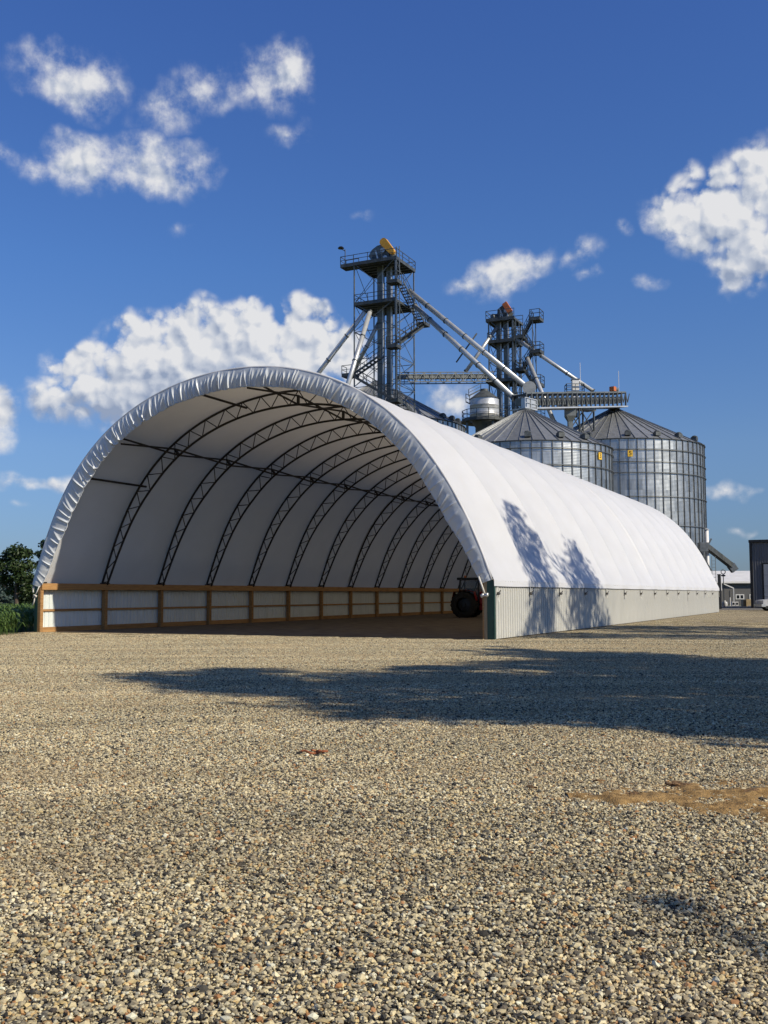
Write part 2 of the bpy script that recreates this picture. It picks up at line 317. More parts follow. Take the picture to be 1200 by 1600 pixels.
# ------------------------------------------------------------------ mesh helpers
class MB:
    def __init__(s): s.v = []; s.f = []; s.mi = []; s.cur = 0
    def add(s, vs, fs):
        o = len(s.v); s.v += [tuple(p) for p in vs]; s.f += [tuple(i+o for i in f) for f in fs]; s.mi += [s.cur]*len(fs); return s
    def box(s, x0, x1, y0, y1, z0, z1):
        vs = [(x, y, z) for z in (z0, z1) for y in (y0, y1) for x in (x0, x1)]
        return s.add(vs, [(0, 2, 3, 1), (4, 5, 7, 6), (0, 1, 5, 4), (2, 6, 7, 3), (0, 4, 6, 2), (1, 3, 7, 5)])
    def bar(s, p, q, w, h=None, up=(0, 0, 1)):
        p = Vector(p); q = Vector(q); d = (q-p)
        if d.length < 1e-6: return s
        d.normalize(); u = Vector(up)
        if abs(d.dot(u)) > .98: u = Vector((1, 0, 0))
        a = d.cross(u).normalized()*(w/2); c = a.cross(d).normalized()*((h or w)/2)
        vs = [r+i*a+j*c for r in (p, q) for j in (-1, 1) for i in (-1, 1)]
        return s.add(vs, [(0, 1, 3, 2), (4, 6, 7, 5), (0, 4, 5, 1), (2, 3, 7, 6), (0, 2, 6, 4), (1, 5, 7, 3)])
    def tube(s, p, q, r, n=8, r2=None): return s.poly([p, q], [r, r if r2 is None else r2], n)
    def poly(s, pts, rad, n=6):
        pts = [Vector(p) for p in pts]
        if not isinstance(rad, (list, tuple)): rad = [rad]*len(pts)
        vs = []; prev = None
        for i, p in enumerate(pts):
            d = (pts[min(i+1, len(pts)-1)]-pts[max(i-1, 0)]).normalized()
            if prev is None:
                u = Vector((0, 0, 1)) if abs(d.z) < .9 else Vector((1, 0, 0)); a = d.cross(u).normalized()
            else: a = (prev-d*prev.dot(d)).normalized()
            prev = a; c = d.cross(a)
            for k in range(n):
                t = 2*math.pi*k/n; vs.append(p+(a*math.cos(t)+c*math.sin(t))*rad[i])
        fs = []
        for i in range(len(pts)-1):
            for k in range(n): fs.append((i*n+k, i*n+(k+1) % n, (i+1)*n+(k+1) % n, (i+1)*n+k))
        fs.append(tuple(range(n))[::-1]); fs.append(tuple(range((len(pts)-1)*n, len(pts)*n)))
        return s.add(vs, fs)
    def lathe(s, prof, n=24, c=(0, 0), a0=0, a1=2*math.pi):
        full = abs(a1-a0-2*math.pi) < 1e-6; cnt = n if full else n+1; vs = []
        for r_, z in prof:
            for k in range(cnt):
                t = a0+(a1-a0)*k/n; vs.append((c[0]+r_*math.cos(t), c[1]+r_*math.sin(t), z))
        fs = []
        for i in range(len(prof)-1):
            for k in range(n):
                k2 = (k+1) % cnt if full else k+1
                fs.append((i*cnt+k, i*cnt+k2, (i+1)*cnt+k2, (i+1)*cnt+k))
        return s.add(vs, fs)
    def mesh(s, name, mats, smooth=False):
        me = bpy.data.meshes.new(name); me.from_pydata(s.v, [], s.f)
        for m_ in ([mats] if isinstance(mats, str) else mats): me.materials.append(MATS[m_])
        if any(s.mi): me.polygons.foreach_set('material_index', s.mi)
        if smooth: me.polygons.foreach_set('use_smooth', [True]*len(s.f))
        me.update(); return me
    def build(s, name, mats, parent=None, smooth=False, loc=(0, 0, 0), rz=0):
        return put(name, s.mesh(name, mats, smooth), parent, loc, rz)
def put(name, me, parent=None, loc=(0, 0, 0), rz=0, rot=None):
    o = bpy.data.objects.new(name, me); col.objects.link(o); o.parent = parent; o.location = loc
    o.rotation_euler = rot or (0, 0, rz); return o
def empty(name, loc, rz=0):
    o = bpy.data.objects.new(name, None); col.objects.link(o); o.location = loc; o.rotation_euler = (0, 0, rz); o.empty_display_size = .3; return o
def tag(o, label=None, cat=None, group=None, kind=None):
    if label: o['label'] = label
    if cat: o['category'] = cat
    if group: o['group'] = group
    if kind: o['kind'] = kind
    return o
def to_local(e, p):
    d = Vector(p)-Vector(e.location); c, s = math.cos(-e.rotation_euler.z), math.sin(-e.rotation_euler.z)
    return Vector((c*d.x-s*d.y, s*d.x+c*d.y, d.z))
def edge_split(me, ang=35):
    for p in me.polygons: p.use_smooth = True
    try: me.set_sharp_from_angle(angle=R(ang))
    except Exception: pass

# ================================================================== the setting
W = 19.88; BAY = 4.07; NB = 14; LEN = NB*BAY
O = Vector((3.633, 34.437, 0))
CEN = O+V*(W/2)

def ground_sheets():
    mb = MB(); S = 3500
    mb.add([(-S, -S, -.02), (S, -S, -.02), (S, S, -.02), (-S, S, -.02)], [(0, 1, 2, 3)])
    tag(mb.build('ground', 'grass_soil'), kind='structure')
    # gravel yard: fine mesh with slight swells, reaching past the shed
    xs = np.concatenate([np.linspace(-15.2, 16, 90), np.linspace(17, 70, 30)]); ys = np.concatenate([np.linspace(-12, 34, 110), np.linspace(35, 99, 40)])
    vs = []; nx = len(xs)
    for y in ys:
        for x in xs:
            xx = x
            if x < -15: xx = -15.2-max(0, (38-y))*.9 if y < 38 else -15.2
            vs.append((xx, y, 0.0))
    fs = [(j*nx+i, j*nx+i+1, (j+1)*nx+i+1, (j+1)*nx+i) for j in range(len(ys)-1) for i in range(nx-1)]
    tag(MB().add(vs, fs).build('gravel_yard', 'gravel_ground'), kind='structure')
    mb = MB(); mb.add([(26, 99.02, -.004), (140, 99.02, -.004), (140, 137, -.004), (26, 137, -.004)], [(0, 1, 2, 3)])
    tag(mb.build('road', 'road_asphalt'), kind='structure')
ground_sheets()
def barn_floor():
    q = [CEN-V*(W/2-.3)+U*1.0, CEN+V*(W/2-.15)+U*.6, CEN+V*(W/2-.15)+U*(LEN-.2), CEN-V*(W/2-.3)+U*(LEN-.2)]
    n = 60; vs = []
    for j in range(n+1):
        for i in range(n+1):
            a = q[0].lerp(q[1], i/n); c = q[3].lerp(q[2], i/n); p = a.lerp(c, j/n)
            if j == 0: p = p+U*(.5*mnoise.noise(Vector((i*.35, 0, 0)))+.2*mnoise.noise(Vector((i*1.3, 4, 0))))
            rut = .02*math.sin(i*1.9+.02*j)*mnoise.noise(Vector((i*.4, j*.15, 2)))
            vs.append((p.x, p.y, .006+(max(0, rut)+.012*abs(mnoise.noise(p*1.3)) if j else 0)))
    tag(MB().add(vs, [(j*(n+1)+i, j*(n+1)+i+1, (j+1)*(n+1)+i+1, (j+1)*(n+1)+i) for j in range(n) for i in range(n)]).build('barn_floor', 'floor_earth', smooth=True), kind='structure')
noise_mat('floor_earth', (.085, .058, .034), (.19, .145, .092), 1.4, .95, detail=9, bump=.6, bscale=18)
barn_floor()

def gravel_stones():
    """loose crushed stones: tiles of real stones, laid side by side and turned"""
    rnd = random.Random(11)
    bm = bmesh.new(); bmesh.ops.create_icosphere(bm, subdivisions=1, radius=1.0)
    base_v = np.array([v.co[:] for v in bm.verts]); base_f = np.array([[v.index for v in f.verts] for f in bm.faces]); bm.free()
    T = .64; coll = bpy.data.collections.new('stone_tiles'); NV = 6
    rg = np.random.default_rng(5)
    for t in range(NV):
        n = 2050
        # jittered so that stones fill the tile evenly
        g = int(math.sqrt(n)); gx, gy = np.meshgrid(np.arange(g), np.arange(g)); n = g*g
        px = (gx.ravel()+rg.uniform(-.1, 1.1, n))/g*T-T/2; py = (gy.ravel()+rg.uniform(-.1, 1.1, n))/g*T-T/2
        size = np.clip(rg.lognormal(math.log(.0079), .37, n), .0035, .020)
        vs = []; fs = []; tint = []
        for k in range(n):
            q = base_v*rg.uniform(.55, 1.25, (len(base_v), 1))
            q = q*np.array([rg.uniform(.9, 1.5), rg.uniform(.75, 1.1), rg.uniform(.5, .85)])*size[k]
            a = rg.uniform(0, 2*np.pi); ca, sa = np.cos(a), np.sin(a); b_ = rg.normal(0, .35); cb, sb = np.cos(b_), np.sin(b_)
            x, y, z = q[:, 0], q[:, 1]*cb-q[:, 2]*sb, q[:, 1]*sb+q[:, 2]*cb
            zc = .002+rg.uniform(0, .015)+size[k]*.2
            vs.append(np.stack([x*ca-y*sa+px[k], x*sa+y*ca+py[k], z+zc], 1)); fs.append(base_f+k*len(base_v)); tint.append(np.full(len(base_v), rg.uniform()))
        me = bpy.data.meshes.new('stone_tile'); me.from_pydata(np.concatenate(vs).tolist(), [], np.concatenate(fs).tolist())
        at_ = me.attributes.new('tint', 'FLOAT', 'POINT'); at_.data.foreach_set('value', np.concatenate(tint).astype(np.float32))
        me.materials.append(MATS['gravel_stone'])
        o = bpy.data.objects.new('stone_tile', me); coll.objects.link(o)
    pts = []; rots = []; idx = []
    y = 1.6
    while y < 62:
        hw = .40*y+2.6; x = -hw
        while x < hw+1.2:
            d_ = Vector((x, y, 0))-CEN; lx, ly = -(d_.dot(V)), d_.dot(U)
            barn = abs(lx) < W/2+.75 and ly > -.1
            field = (lx < -W/2-.5 and ly > -1.5) or (x < -14.6 and y > 38.3)
            far = (y-36)/26
            if not barn and not field and rnd.random() > far: pts.append((x, y, rnd.uniform(-.001, .002)))
            x += T
        y += T
    n = len(pts)
    me = bpy.data.meshes.new('gravel_stones'); me.from_pydata(pts, [], [])
    ar = me.attributes.new('turn', 'FLOAT', 'POINT'); ar.data.foreach_set('value', [rnd.randrange(4)*math.pi/2 for _ in range(n)])
    ai = me.attributes.new('pick', 'INT', 'POINT'); ai.data.foreach_set('value', [rnd.randrange(NV) for _ in range(n)])
    o = put('gravel_stones', me)
    g = bpy.data.node_groups.new('lay_stones', 'GeometryNodeTree')
    g.interface.new_socket('Geometry', in_out='INPUT', socket_type='NodeSocketGeometry'); g.interface.new_socket('Geometry', in_out='OUTPUT', socket_type='NodeSocketGeometry')
    N = g.nodes; L = g.links
    gi = N.new('NodeGroupInput'); go = N.new('NodeGroupOutput'); ci = N.new('GeometryNodeCollectionInfo'); ci.inputs['Collection'].default_value = coll
    ci.inputs['Separate Children'].default_value = True; ci.inputs['Reset Children'].default_value = True
    ip = N.new('GeometryNodeInstanceOnPoints'); ip.inputs['Pick Instance'].default_value = True
    a1 = N.new('GeometryNodeInputNamedAttribute'); a1.data_type = 'INT'; a1.inputs['Name'].default_value = 'pick'
    a2 = N.new('GeometryNodeInputNamedAttribute'); a2.data_type = 'FLOAT'; a2.inputs['Name'].default_value = 'turn'
    cx = N.new('ShaderNodeCombineXYZ'); L.new(a2.outputs[0], cx.inputs[2])
    er = N.new('FunctionNodeEulerToRotation'); L.new(cx.outputs[0], er.inputs[0])
    L.new(gi.outputs[0], ip.inputs['Points']); L.new(ci.outputs[0], ip.inputs['Instance']); L.new(a1.outputs[0], ip.inputs['Instance Index'])
    L.new(er.outputs[0], ip.inputs['Rotation']); L.new(ip.outputs[0], go.inputs[0])
    md = o.modifiers.new('lay_stones', 'NODES'); md.node_group = g
    tag(o, 'loose crushed tan and grey gravel covering the yard', 'gravel', kind='stuff')
gravel_stones()

# ================================================================== the fabric building
OUT = [(20.21,2.03),(19.56,3.87),(18.87,5.26),(18.05,6.56),(17.2,7.57),(16.25,8.24),(15.45,8.87),(14.5,9.28),(13.4,9.68),(12.33,9.94),(11.13,10.13),(9.96,10.15),
       (8.81,10.05),(7.69,9.87),(6.61,9.6),(5.54,9.16),(4.51,8.53),(3.5,7.71),(2.53,6.62),(1.58,5.41),(.93,4.21),(.50,3.22),(.22,2.46),(.06,2.1)]
_x = np.array([W/2-a for a, b in OUT]); _z = np.array([b for a, b in OUT])-2.0
_ph = np.arctan2(_z, _x); _r = np.hypot(_x, _z); _pf = np.polyfit(_ph, _r, 7)
def arch(n):
    ph = np.linspace(.0, math.pi, 721); r = np.polyval(_pf, ph)
    P = np.stack([r*np.cos(ph), 2.0+r*np.sin(ph)], 1)
    s = np.concatenate([[0], np.cumsum(np.hypot(*np.diff(P, axis=0).T))])
    t = np.linspace(0, s[-1], n); Q = np.stack([np.interp(t, s, P[:, 0]), np.interp(t, s, P[:, 1])], 1)
    d = np.gradient(Q, axis=0); d /= np.hypot(d[:, 0], d[:, 1])[:, None]
    nrm = np.stack([-d[:, 1], d[:, 0]], 1)       # points inward
    return Q, nrm, t
def build_shed():
    B = empty('fabric_building', CEN, -YAW)
    tag(B, 'long white fabric hoop barn with open arched front on a low beige steel wall', 'barn')
    HW = W/2
    # ---- two roof covers with the fabric drawn in between the trusses
    def cover(y0, n0, n1, lift, name):
        Q, nr, t = arch(97); Tn = t[-1]; sub = 10
        ys = []
        for k in range(n0, n1):
            for j in range(sub): ys.append((k+j/sub, j/sub))
        ys.append((n1, 0))
        vs = []; ncol = len(Q)+2
        for yy, fr in ys:
            y = yy*BAY if yy > n0 else y0
            e = max(0.0, min(1.0, 1.0))
            sag = .30*(4*fr*(1-fr))**.8
            for i in range(-1, len(Q)+1):
                if i < 0: x, z = HW+.075, 1.80-.012*math.sin(fr*math.pi)
                elif i >= len(Q): x, z = -HW-.285, 1.80-.012*math.sin(fr*math.pi)
                else:
                    k_ = min(1.0, min(t[i], Tn-t[i])/1.4); s_ = sag*(.18+.82*k_)-(lift if yy > n0 or n0 == 0 else -.004)
                    s_ += .006*mnoise.noise(Vector((t[i]*.8, y*.8, 3.3)))
                    x, z = Q[i][0]+nr[i][0]*s_, Q[i][1]+nr[i][1]*s_
                    if t[i] < 1.2: x += max(0, HW+.07-Q[0][0])*(1-t[i]/1.2)
                    if Tn-t[i] < 1.2: x += min(0, -HW-.28-Q[-1][0])*(1-(Tn-t[i])/1.2)
                vs.append((x, y, z))
        fs = [(a*ncol+i, (a+1)*ncol+i, (a+1)*ncol+i+1, a*ncol+i+1) for a in range(len(ys)-1) for i in range(ncol-1)]
        o = MB().add(vs, fs).build(name, 'cover_fabric', B, smooth=True)
        edge_split(o.data, 14)
        return o
    c1 = cover(-.06, 0, 7, .0, 'roof_cover'); c1['label'] = 'front sheet of white roof fabric shadowed by a tree'
    c2 = cover(7*BAY-.03, 7, 14, .004, 'roof_cover'); c2['label'] = 'rear sheet of white roof fabric beyond the lap seam'
    # bead along the lap seam
    Q, nr, t = arch(120)
    rows = []
    for dy, up_ in ((-.17, -.012), (-.14, .012), (-.06, .022), (0, .030), (.06, .030), (.14, .022), (.17, -.004)):
        fr = min(.5, abs(dy)/BAY); sg = .30*(4*fr*(1-fr))**.8
        rows.append([(q[0]+n[0]*(sg*(.18+.82*min(1, min(s_, t[-1]-s_)/1.4))-up_), 7*BAY+dy, q[1]+n[1]*(sg*(.18+.82*min(1, min(s_, t[-1]-s_)/1.4))-up_)) for q, n, s_ in zip(Q, nr, t)][2:-2])
    nn = len(rows[0])
    MB().add([p for r_ in rows for p in r_], [(a*nn+k, (a+1)*nn+k, (a+1)*nn+k+1, a*nn+k+1) for a in range(len(rows)-1) for k in range(nn-1)]).build('seam_strip', 'cover_fabric', c2, smooth=True)
    MB().poly([(q[0]-n[0]*.02, -.03, q[1]-n[1]*.02) for q, n in zip(Q, nr)], .055, 8).build('edge_tube', 'cover_fabric', B, smooth=True)
    # ---- gathered end flap wrapped over the first truss
    rnd = random.Random(3)
    NS = 3400; Q, nr, t = arch(NS); Tn = t[-1]; NR = 15
    folds = []
    s = .1
    while s < Tn:
        u = s/Tn; top = math.sin(math.pi*u)
        folds.append((s, rnd.uniform(.022, .060), rnd.uniform(.05, .15)*(.40+.70*top), rnd.gauss(0, .16)+(.55 if u > .62 else -.35 if u < .3 else .08)*rnd.random(), rnd.uniform(.0, .30)))
        s += rnd.uniform(.08, .26)/(.33+.77*top)
    fs0 = np.array([f[0] for f in folds])
    disp = np.zeros((NS, NR)); rr = np.linspace(0, 1, NR)
    for s0, w_, h_, sl, st in folds:
        env = np.clip((rr-st)/(1-st+1e-6), 0, 1)**.7
        c_ = s0+sl*(rr-.5)*.7
        disp += h_*env[None, :]*np.exp(-((t[:, None]-c_[None, :])/(w_*(1.25-.5*rr[None, :])))**2)
    vs = []
    for i in range(NS):
        wd = .40+.32*min(1, min(t[i], Tn-t[i])/2.6)+.035*mnoise.noise(Vector((t[i]*.9, 0, 0)))+.018*mnoise.noise(Vector((t[i]*7, 5, 0)))
        for j in range(NR):
            r_ = rr[j]; q = Q[i]+nr[i]*(r_*wd-.02)
            swell = .035*math.sin(math.pi*r_)+.02*mnoise.noise(Vector((t[i]*1.1, r_*1.5, 7)))
            y = -.075-swell-disp[i, j]+.10*r_*r_+(.005*mnoise.noise(Vector((t[i]*7, r_*3, 1))) if j > 2 else 0)
            vs.append((q[0], y, q[1]))
    fs = [(i*NR+j, (i+1)*NR+j, (i+1)*NR+j+1, i*NR+j+1) for i in range(NS-1) for j in range(NR-1)]
    fl = MB().add(vs, fs).build('end_flap', 'flap_fabric', B, smooth=True)
    fl['label'] = 'silvery gathered fabric flap folded round the arched front edge'
    hem = [(vs[i*NR+NR-1][0], vs[i*NR+NR-1][1]+.005, vs[i*NR+NR-1][2]) for i in range(0, NS, 9)]
    MB().poly(hem, [.016+.010*rnd.random() for _ in hem], 6).build('hem', 'flap_fabric', fl, smooth=True)
    # ---- trusses
    Qa, na, ta = arch(181); Ta = ta[-1]
    def depth(s_): return .28+.32*min(1, max(0, (min(s_, Ta-s_))/5.5))
    oc = [(q[0]+n[0]*.10, 0, q[1]+n[1]*.10) for q, n in zip(Qa, na)][1:-1]
    ic = [(q[0]+n[0]*(.10+depth(s_)), 0, q[1]+n[1]*(.10+depth(s_))) for q, n, s_ in zip(Qa, na, ta)][1:-1]
    def pt(s_, inner):
        i = min(len(oc)-1, max(0, int(round(s_/Ta*180))-1)); return (ic if inner else oc)[i]
    m_o = MB().poly(oc[::2], .050, 6).mesh('outer_chord', 'truss_steel', True); m_i = MB().poly(ic[::2], .050, 6).mesh('inner_chord', 'truss_steel', True)
    wb = MB(); npan = 29
    for k in range(npan):
        a, c = Ta*k/npan+.12, Ta*(k+1)/npan+.12; mid = (a+c)/2
        wb.tube(pt(a, False), pt(mid, True), .023, 5); wb.tube(pt(mid, True), pt(c, False), .023, 5)
    m_w = wb.mesh('web_bracing', 'truss_steel', True)
    m_p = MB().box(-.17, .17, -.13, .13, 2.0, 2.05).mesh('base_plate', 'truss_steel')
    # the end truss is shallower and sits inside the flap
    ic0 = [(q[0]+n[0]*(.20+.32*min(1, min(s_, Ta-s_)/3.5)), 0, q[1]+n[1]*(.20+.32*min(1, min(s_, Ta-s_)/3.5))) for q, n, s_ in zip(Qa, na, ta)][1:-1]
    m_i0 = MB().poly(ic0[::2], .045, 6).mesh('inner_chord', 'truss_steel', True); w0 = MB()
    for k in range(npan):
        f_ = lambda L_, s_: L_[min(len(oc)-1, max(0, int(round(s_/Ta*180))-1))]
        a, c = Ta*k/npan+.12, Ta*(k+1)/npan+.12; w0.tube(f_(oc, a), f_(ic0, (a+c)/2), .025, 5); w0.tube(f_(ic0, (a+c)/2), f_(oc, c), .025, 5)
    m_w0 = w0.mesh('web_bracing', 'truss_steel', True)
    for n in range(NB+1):
        y = n*BAY+(.14 if n == 0 else 0)
        tr = put('truss', m_o, B, (0, y, 0))
        put('inner_chord', m_i if n else m_i0, tr); put('web_bracing', m_w if n else m_w0, tr)
        put('base_plate', m_p, tr, (oc[0][0]-.14, 0, .055)); put('base_plate', m_p, tr, (oc[-1][0]+.14, 0, .055))
    # ---- crossed purlins along the ridge and both haunches
    def sof(x_):
        i = int(np.argmin(np.abs(Qa[:, 0]-x_))); return ta[i]
    for x_ in (-6.35, .1, 6.2):
        s_ = sof(x_); a, c = Vector(pt(s_, False))*.62+Vector(pt(s_, True))*.38, Vector(pt(s_, True))
        for n in range(NB):
            y0, y1 = n*BAY+(.2 if n == 0 else 0), (n+1)*BAY
            mb = MB(); mb.tube((a.x, y0, a.z), (c.x, y1, c.z), .042, 6); mb.tube((c.x, y0, c.z), (a.x, y1, a.z), .042, 6)
            mb.bar((a.x, y1, a.z), (c.x, y1, c.z), .10)
            mb.build('cross_purlin', 'truss_steel', B)
    for x_ in (-8.05, -2.6, 2.6, 7.8):
        s_ = sof(x_); a = Vector(pt(s_, False))*.5+Vector(pt(s_, True))*.5; MB().tube((a.x, .2, a.z), (a.x, BAY, a.z), .05, 6).build('end_purlin', 'truss_steel', B)
    # ---- low side walls
    sheet = MB(); wd = BAY/4; ZT = 1.98
    prof = []
    for k in range(4):
        b0 = k*wd/4; prof += [(b0, 0), (b0+.016, .034), (b0+.045, .034), (b0+.062, 0), (b0+.12, .0), (b0+.13, .006), (b0+.15, .006), (b0+.16, 0)]
    prof.append((wd-.004, 0))
    for sk, off in ((0, 0), (1, -.004)):
        sheet.cur = sk; vs = []
        for y, d_ in prof: vs += [(d_+off, y, .03), (d_+off, y, ZT)]
        fs = [(2*k, 2*k+2, 2*k+3, 2*k+1) for k in range(len(prof)-1)]
        sheet.add(vs, fs if sk == 0 else [f[::-1] for f in fs])
    m_sh = sheet.mesh('steel_sheet', ['steel_beige', 'steel_inner'])
    for side in (1, -1):
        xs = HW if side > 0 else -HW-.20
        wl = empty('side_wall', (0, 0, 0)); wl.parent = B
        wl['label'] = 'beige ribbed steel side wall in sunlight' if side > 0 else 'timber framed side wall with pale steel sheets, seen from inside'
        for k in range(NB*4):
            o = put('steel_sheet', m_sh, wl, (xs, k*wd+(0 if side > 0 else wd), 0), 0 if side > 0 else math.pi)
        xi = HW-.14 if side > 0 else -HW-.188
        sgn = -1 if side > 0 else 1
        def bx(name, a, c, y0, y1, z0, z1, mat='wood'):
            lo, hi = sorted((xi+sgn*a, xi+sgn*c)); return MB().box(lo, hi, y0, y1, z0, z1).build(name, mat, wl)
        for n in range(NB+1):
            y = n*BAY; bx('post', .048, .235, y-.09+(.10 if n == 0 else 0), y+.09+(.06 if n == 0 else 0), 0, 1.776)
        for n in range(NB):
            y0, y1 = n*BAY, (n+1)*BAY
            bx('top_beam', .0, .275, y0+(.01 if n == 0 else 0), y1-.006, 1.78, 2.05)
            bx('girt', .004, .044, y0+.005, y1-.005, .87, .965)
            bx('skirt_board', .004, .046, y0+.005, y1-.005, .0, .21)
        # corner trim at the front end
        x0, x1 = (HW-.30, HW-.055) if side > 0 else (-HW-.225, -HW-.11)
        g = MB()
        if side > 0:
            g.box(HW-.19, HW+.03, -.045, -.008, .02, 2.10); g.box(HW+.038, HW+.062, -.045, .10, .02, 1.97)
        else:
            g.box(-HW-.25, -HW-.10, -.045, -.008, .02, 2.0); g.box(-HW-.26, -HW-.232, -.045, .10, .02, 2.0)
        g.build('corner_trim', 'green_trim', wl)
        if side > 0:
            MB().box(HW-.30, HW-.194, -.03, -.004, 0, 2.0).build('jamb_board', 'wood_weathered', wl)
        else:
            MB().box(-HW-.096, -HW+.05, -.03, -.004, 0, 1.86).build('jamb_board', 'wood', wl)
        MB().box(*(sorted((xs+side*.036, xs+side*.06))), .12, LEN, ZT-.20, ZT-.165).build('hem_rail', 'truss_steel', wl)
    # ---- webbing straps and ratchets holding the hem
    m_st = MB().box(.052, .058, -.03, .03, 1.52, 1.83).mesh('tie_strap', 'webbing')
    rb = MB(); rb.box(.03, .115, -.05, .05, 1.50, 1.60); rb.tube((.10, -.09, 1.55), (.10, .09, 1.55), .024, 8); rb.bar((.10, 0, 1.58), (.16, 0, 1.66), .05, .02)
    m_rb = rb.mesh('ratchet', 'ratchet_metal')
    for n in range(NB+1):
        y = n*BAY+(.35 if n == 0 else -.12 if n == NB else .0)
        st = put('tie_strap', m_st, B, (HW, y, 0)); put('ratchet', m_rb, st)
        L_ = random.uniform(.18, .42); sw = random.uniform(-.06, .10)
        tail = [(.075+.02*math.sin(k*1.7), sw*k/5+.05, 1.52-L_*k/5) for k in range(6)]
        mb = MB()
        for a, c in zip(tail, tail[1:]): mb.bar(a, c, .055, .008, up=(1, 0, 0))
        mb.build('strap_tail', 'webbing', st)
    # ---- ropes pulling the flap corners down
    p0 = Vector((HW-.46, -.10, 2.12)); p1 = Vector((HW-.25, -.07, 1.50))
    rp = MB().poly([p0, (p0+p1)/2+Vector((.01, 0, -.02)), p1], .034, 8).build('corner_rope', 'rope_fibre', B, smooth=True)
    mb = MB(); mb.tube(p1+Vector((-.14, -.03, -.02)), p1+Vector((.12, -.03, .0)), .045, 8); mb.tube(p1+Vector((-.10, -.04, -.09)), p1+Vector((-.06, -.04, .05)), .04, 8); mb.tube(p1+Vector((.07, -.04, -.06)), p1+Vector((.09, -.04, .07)), .045, 8)
    mb.build('cleat', 'galvanised_pipe', rp, smooth=True)
    p0 = Vector((-HW+.04, -.10, 1.93)); p1 = Vector((-HW-.16, -.14, 1.50)); p2 = Vector((-HW-.32, -.10, 1.10))
    rp = MB().poly([p0, p1], .02, 6).build('corner_rope', 'rope_fibre', B, smooth=True)
    mb = MB(); mb.poly([p1+Vector((-.08, 0, -.05)), p1+Vector((0, -.04, .06)), p1+Vector((.08, 0, .02)), p1+Vector((.0, .03, -.05))], .04, 6); mb.poly([p1, (p1+p2)/2+Vector((.03, 0, 0)), p2], [.02, .028, .03], 6)
    mb.build('rope_tail', 'rope_fibre', rp, smooth=True)
    MB().bar((-HW-.34, -.05, 1.93), (-HW-.33, -.05, 1.66), .07, .02).build('loose_strap', 'webbing', B)
    # ---- closed far end
    Qe, ne, te = arch(49); mb = MB(); vs = [(0, LEN+.03, 2.0)]+[(q[0], LEN+.03, q[1]) for q in Qe]
    mb.add(vs, [(0, i+2, i+1) for i in range(len(Qe)-1)]); mb.box(-HW-.2, HW, LEN+.01, LEN+.05, 0, 1.99)
    mb.build('end_wall', 'cover_fabric', B)
    return B
SHED = build_shed()

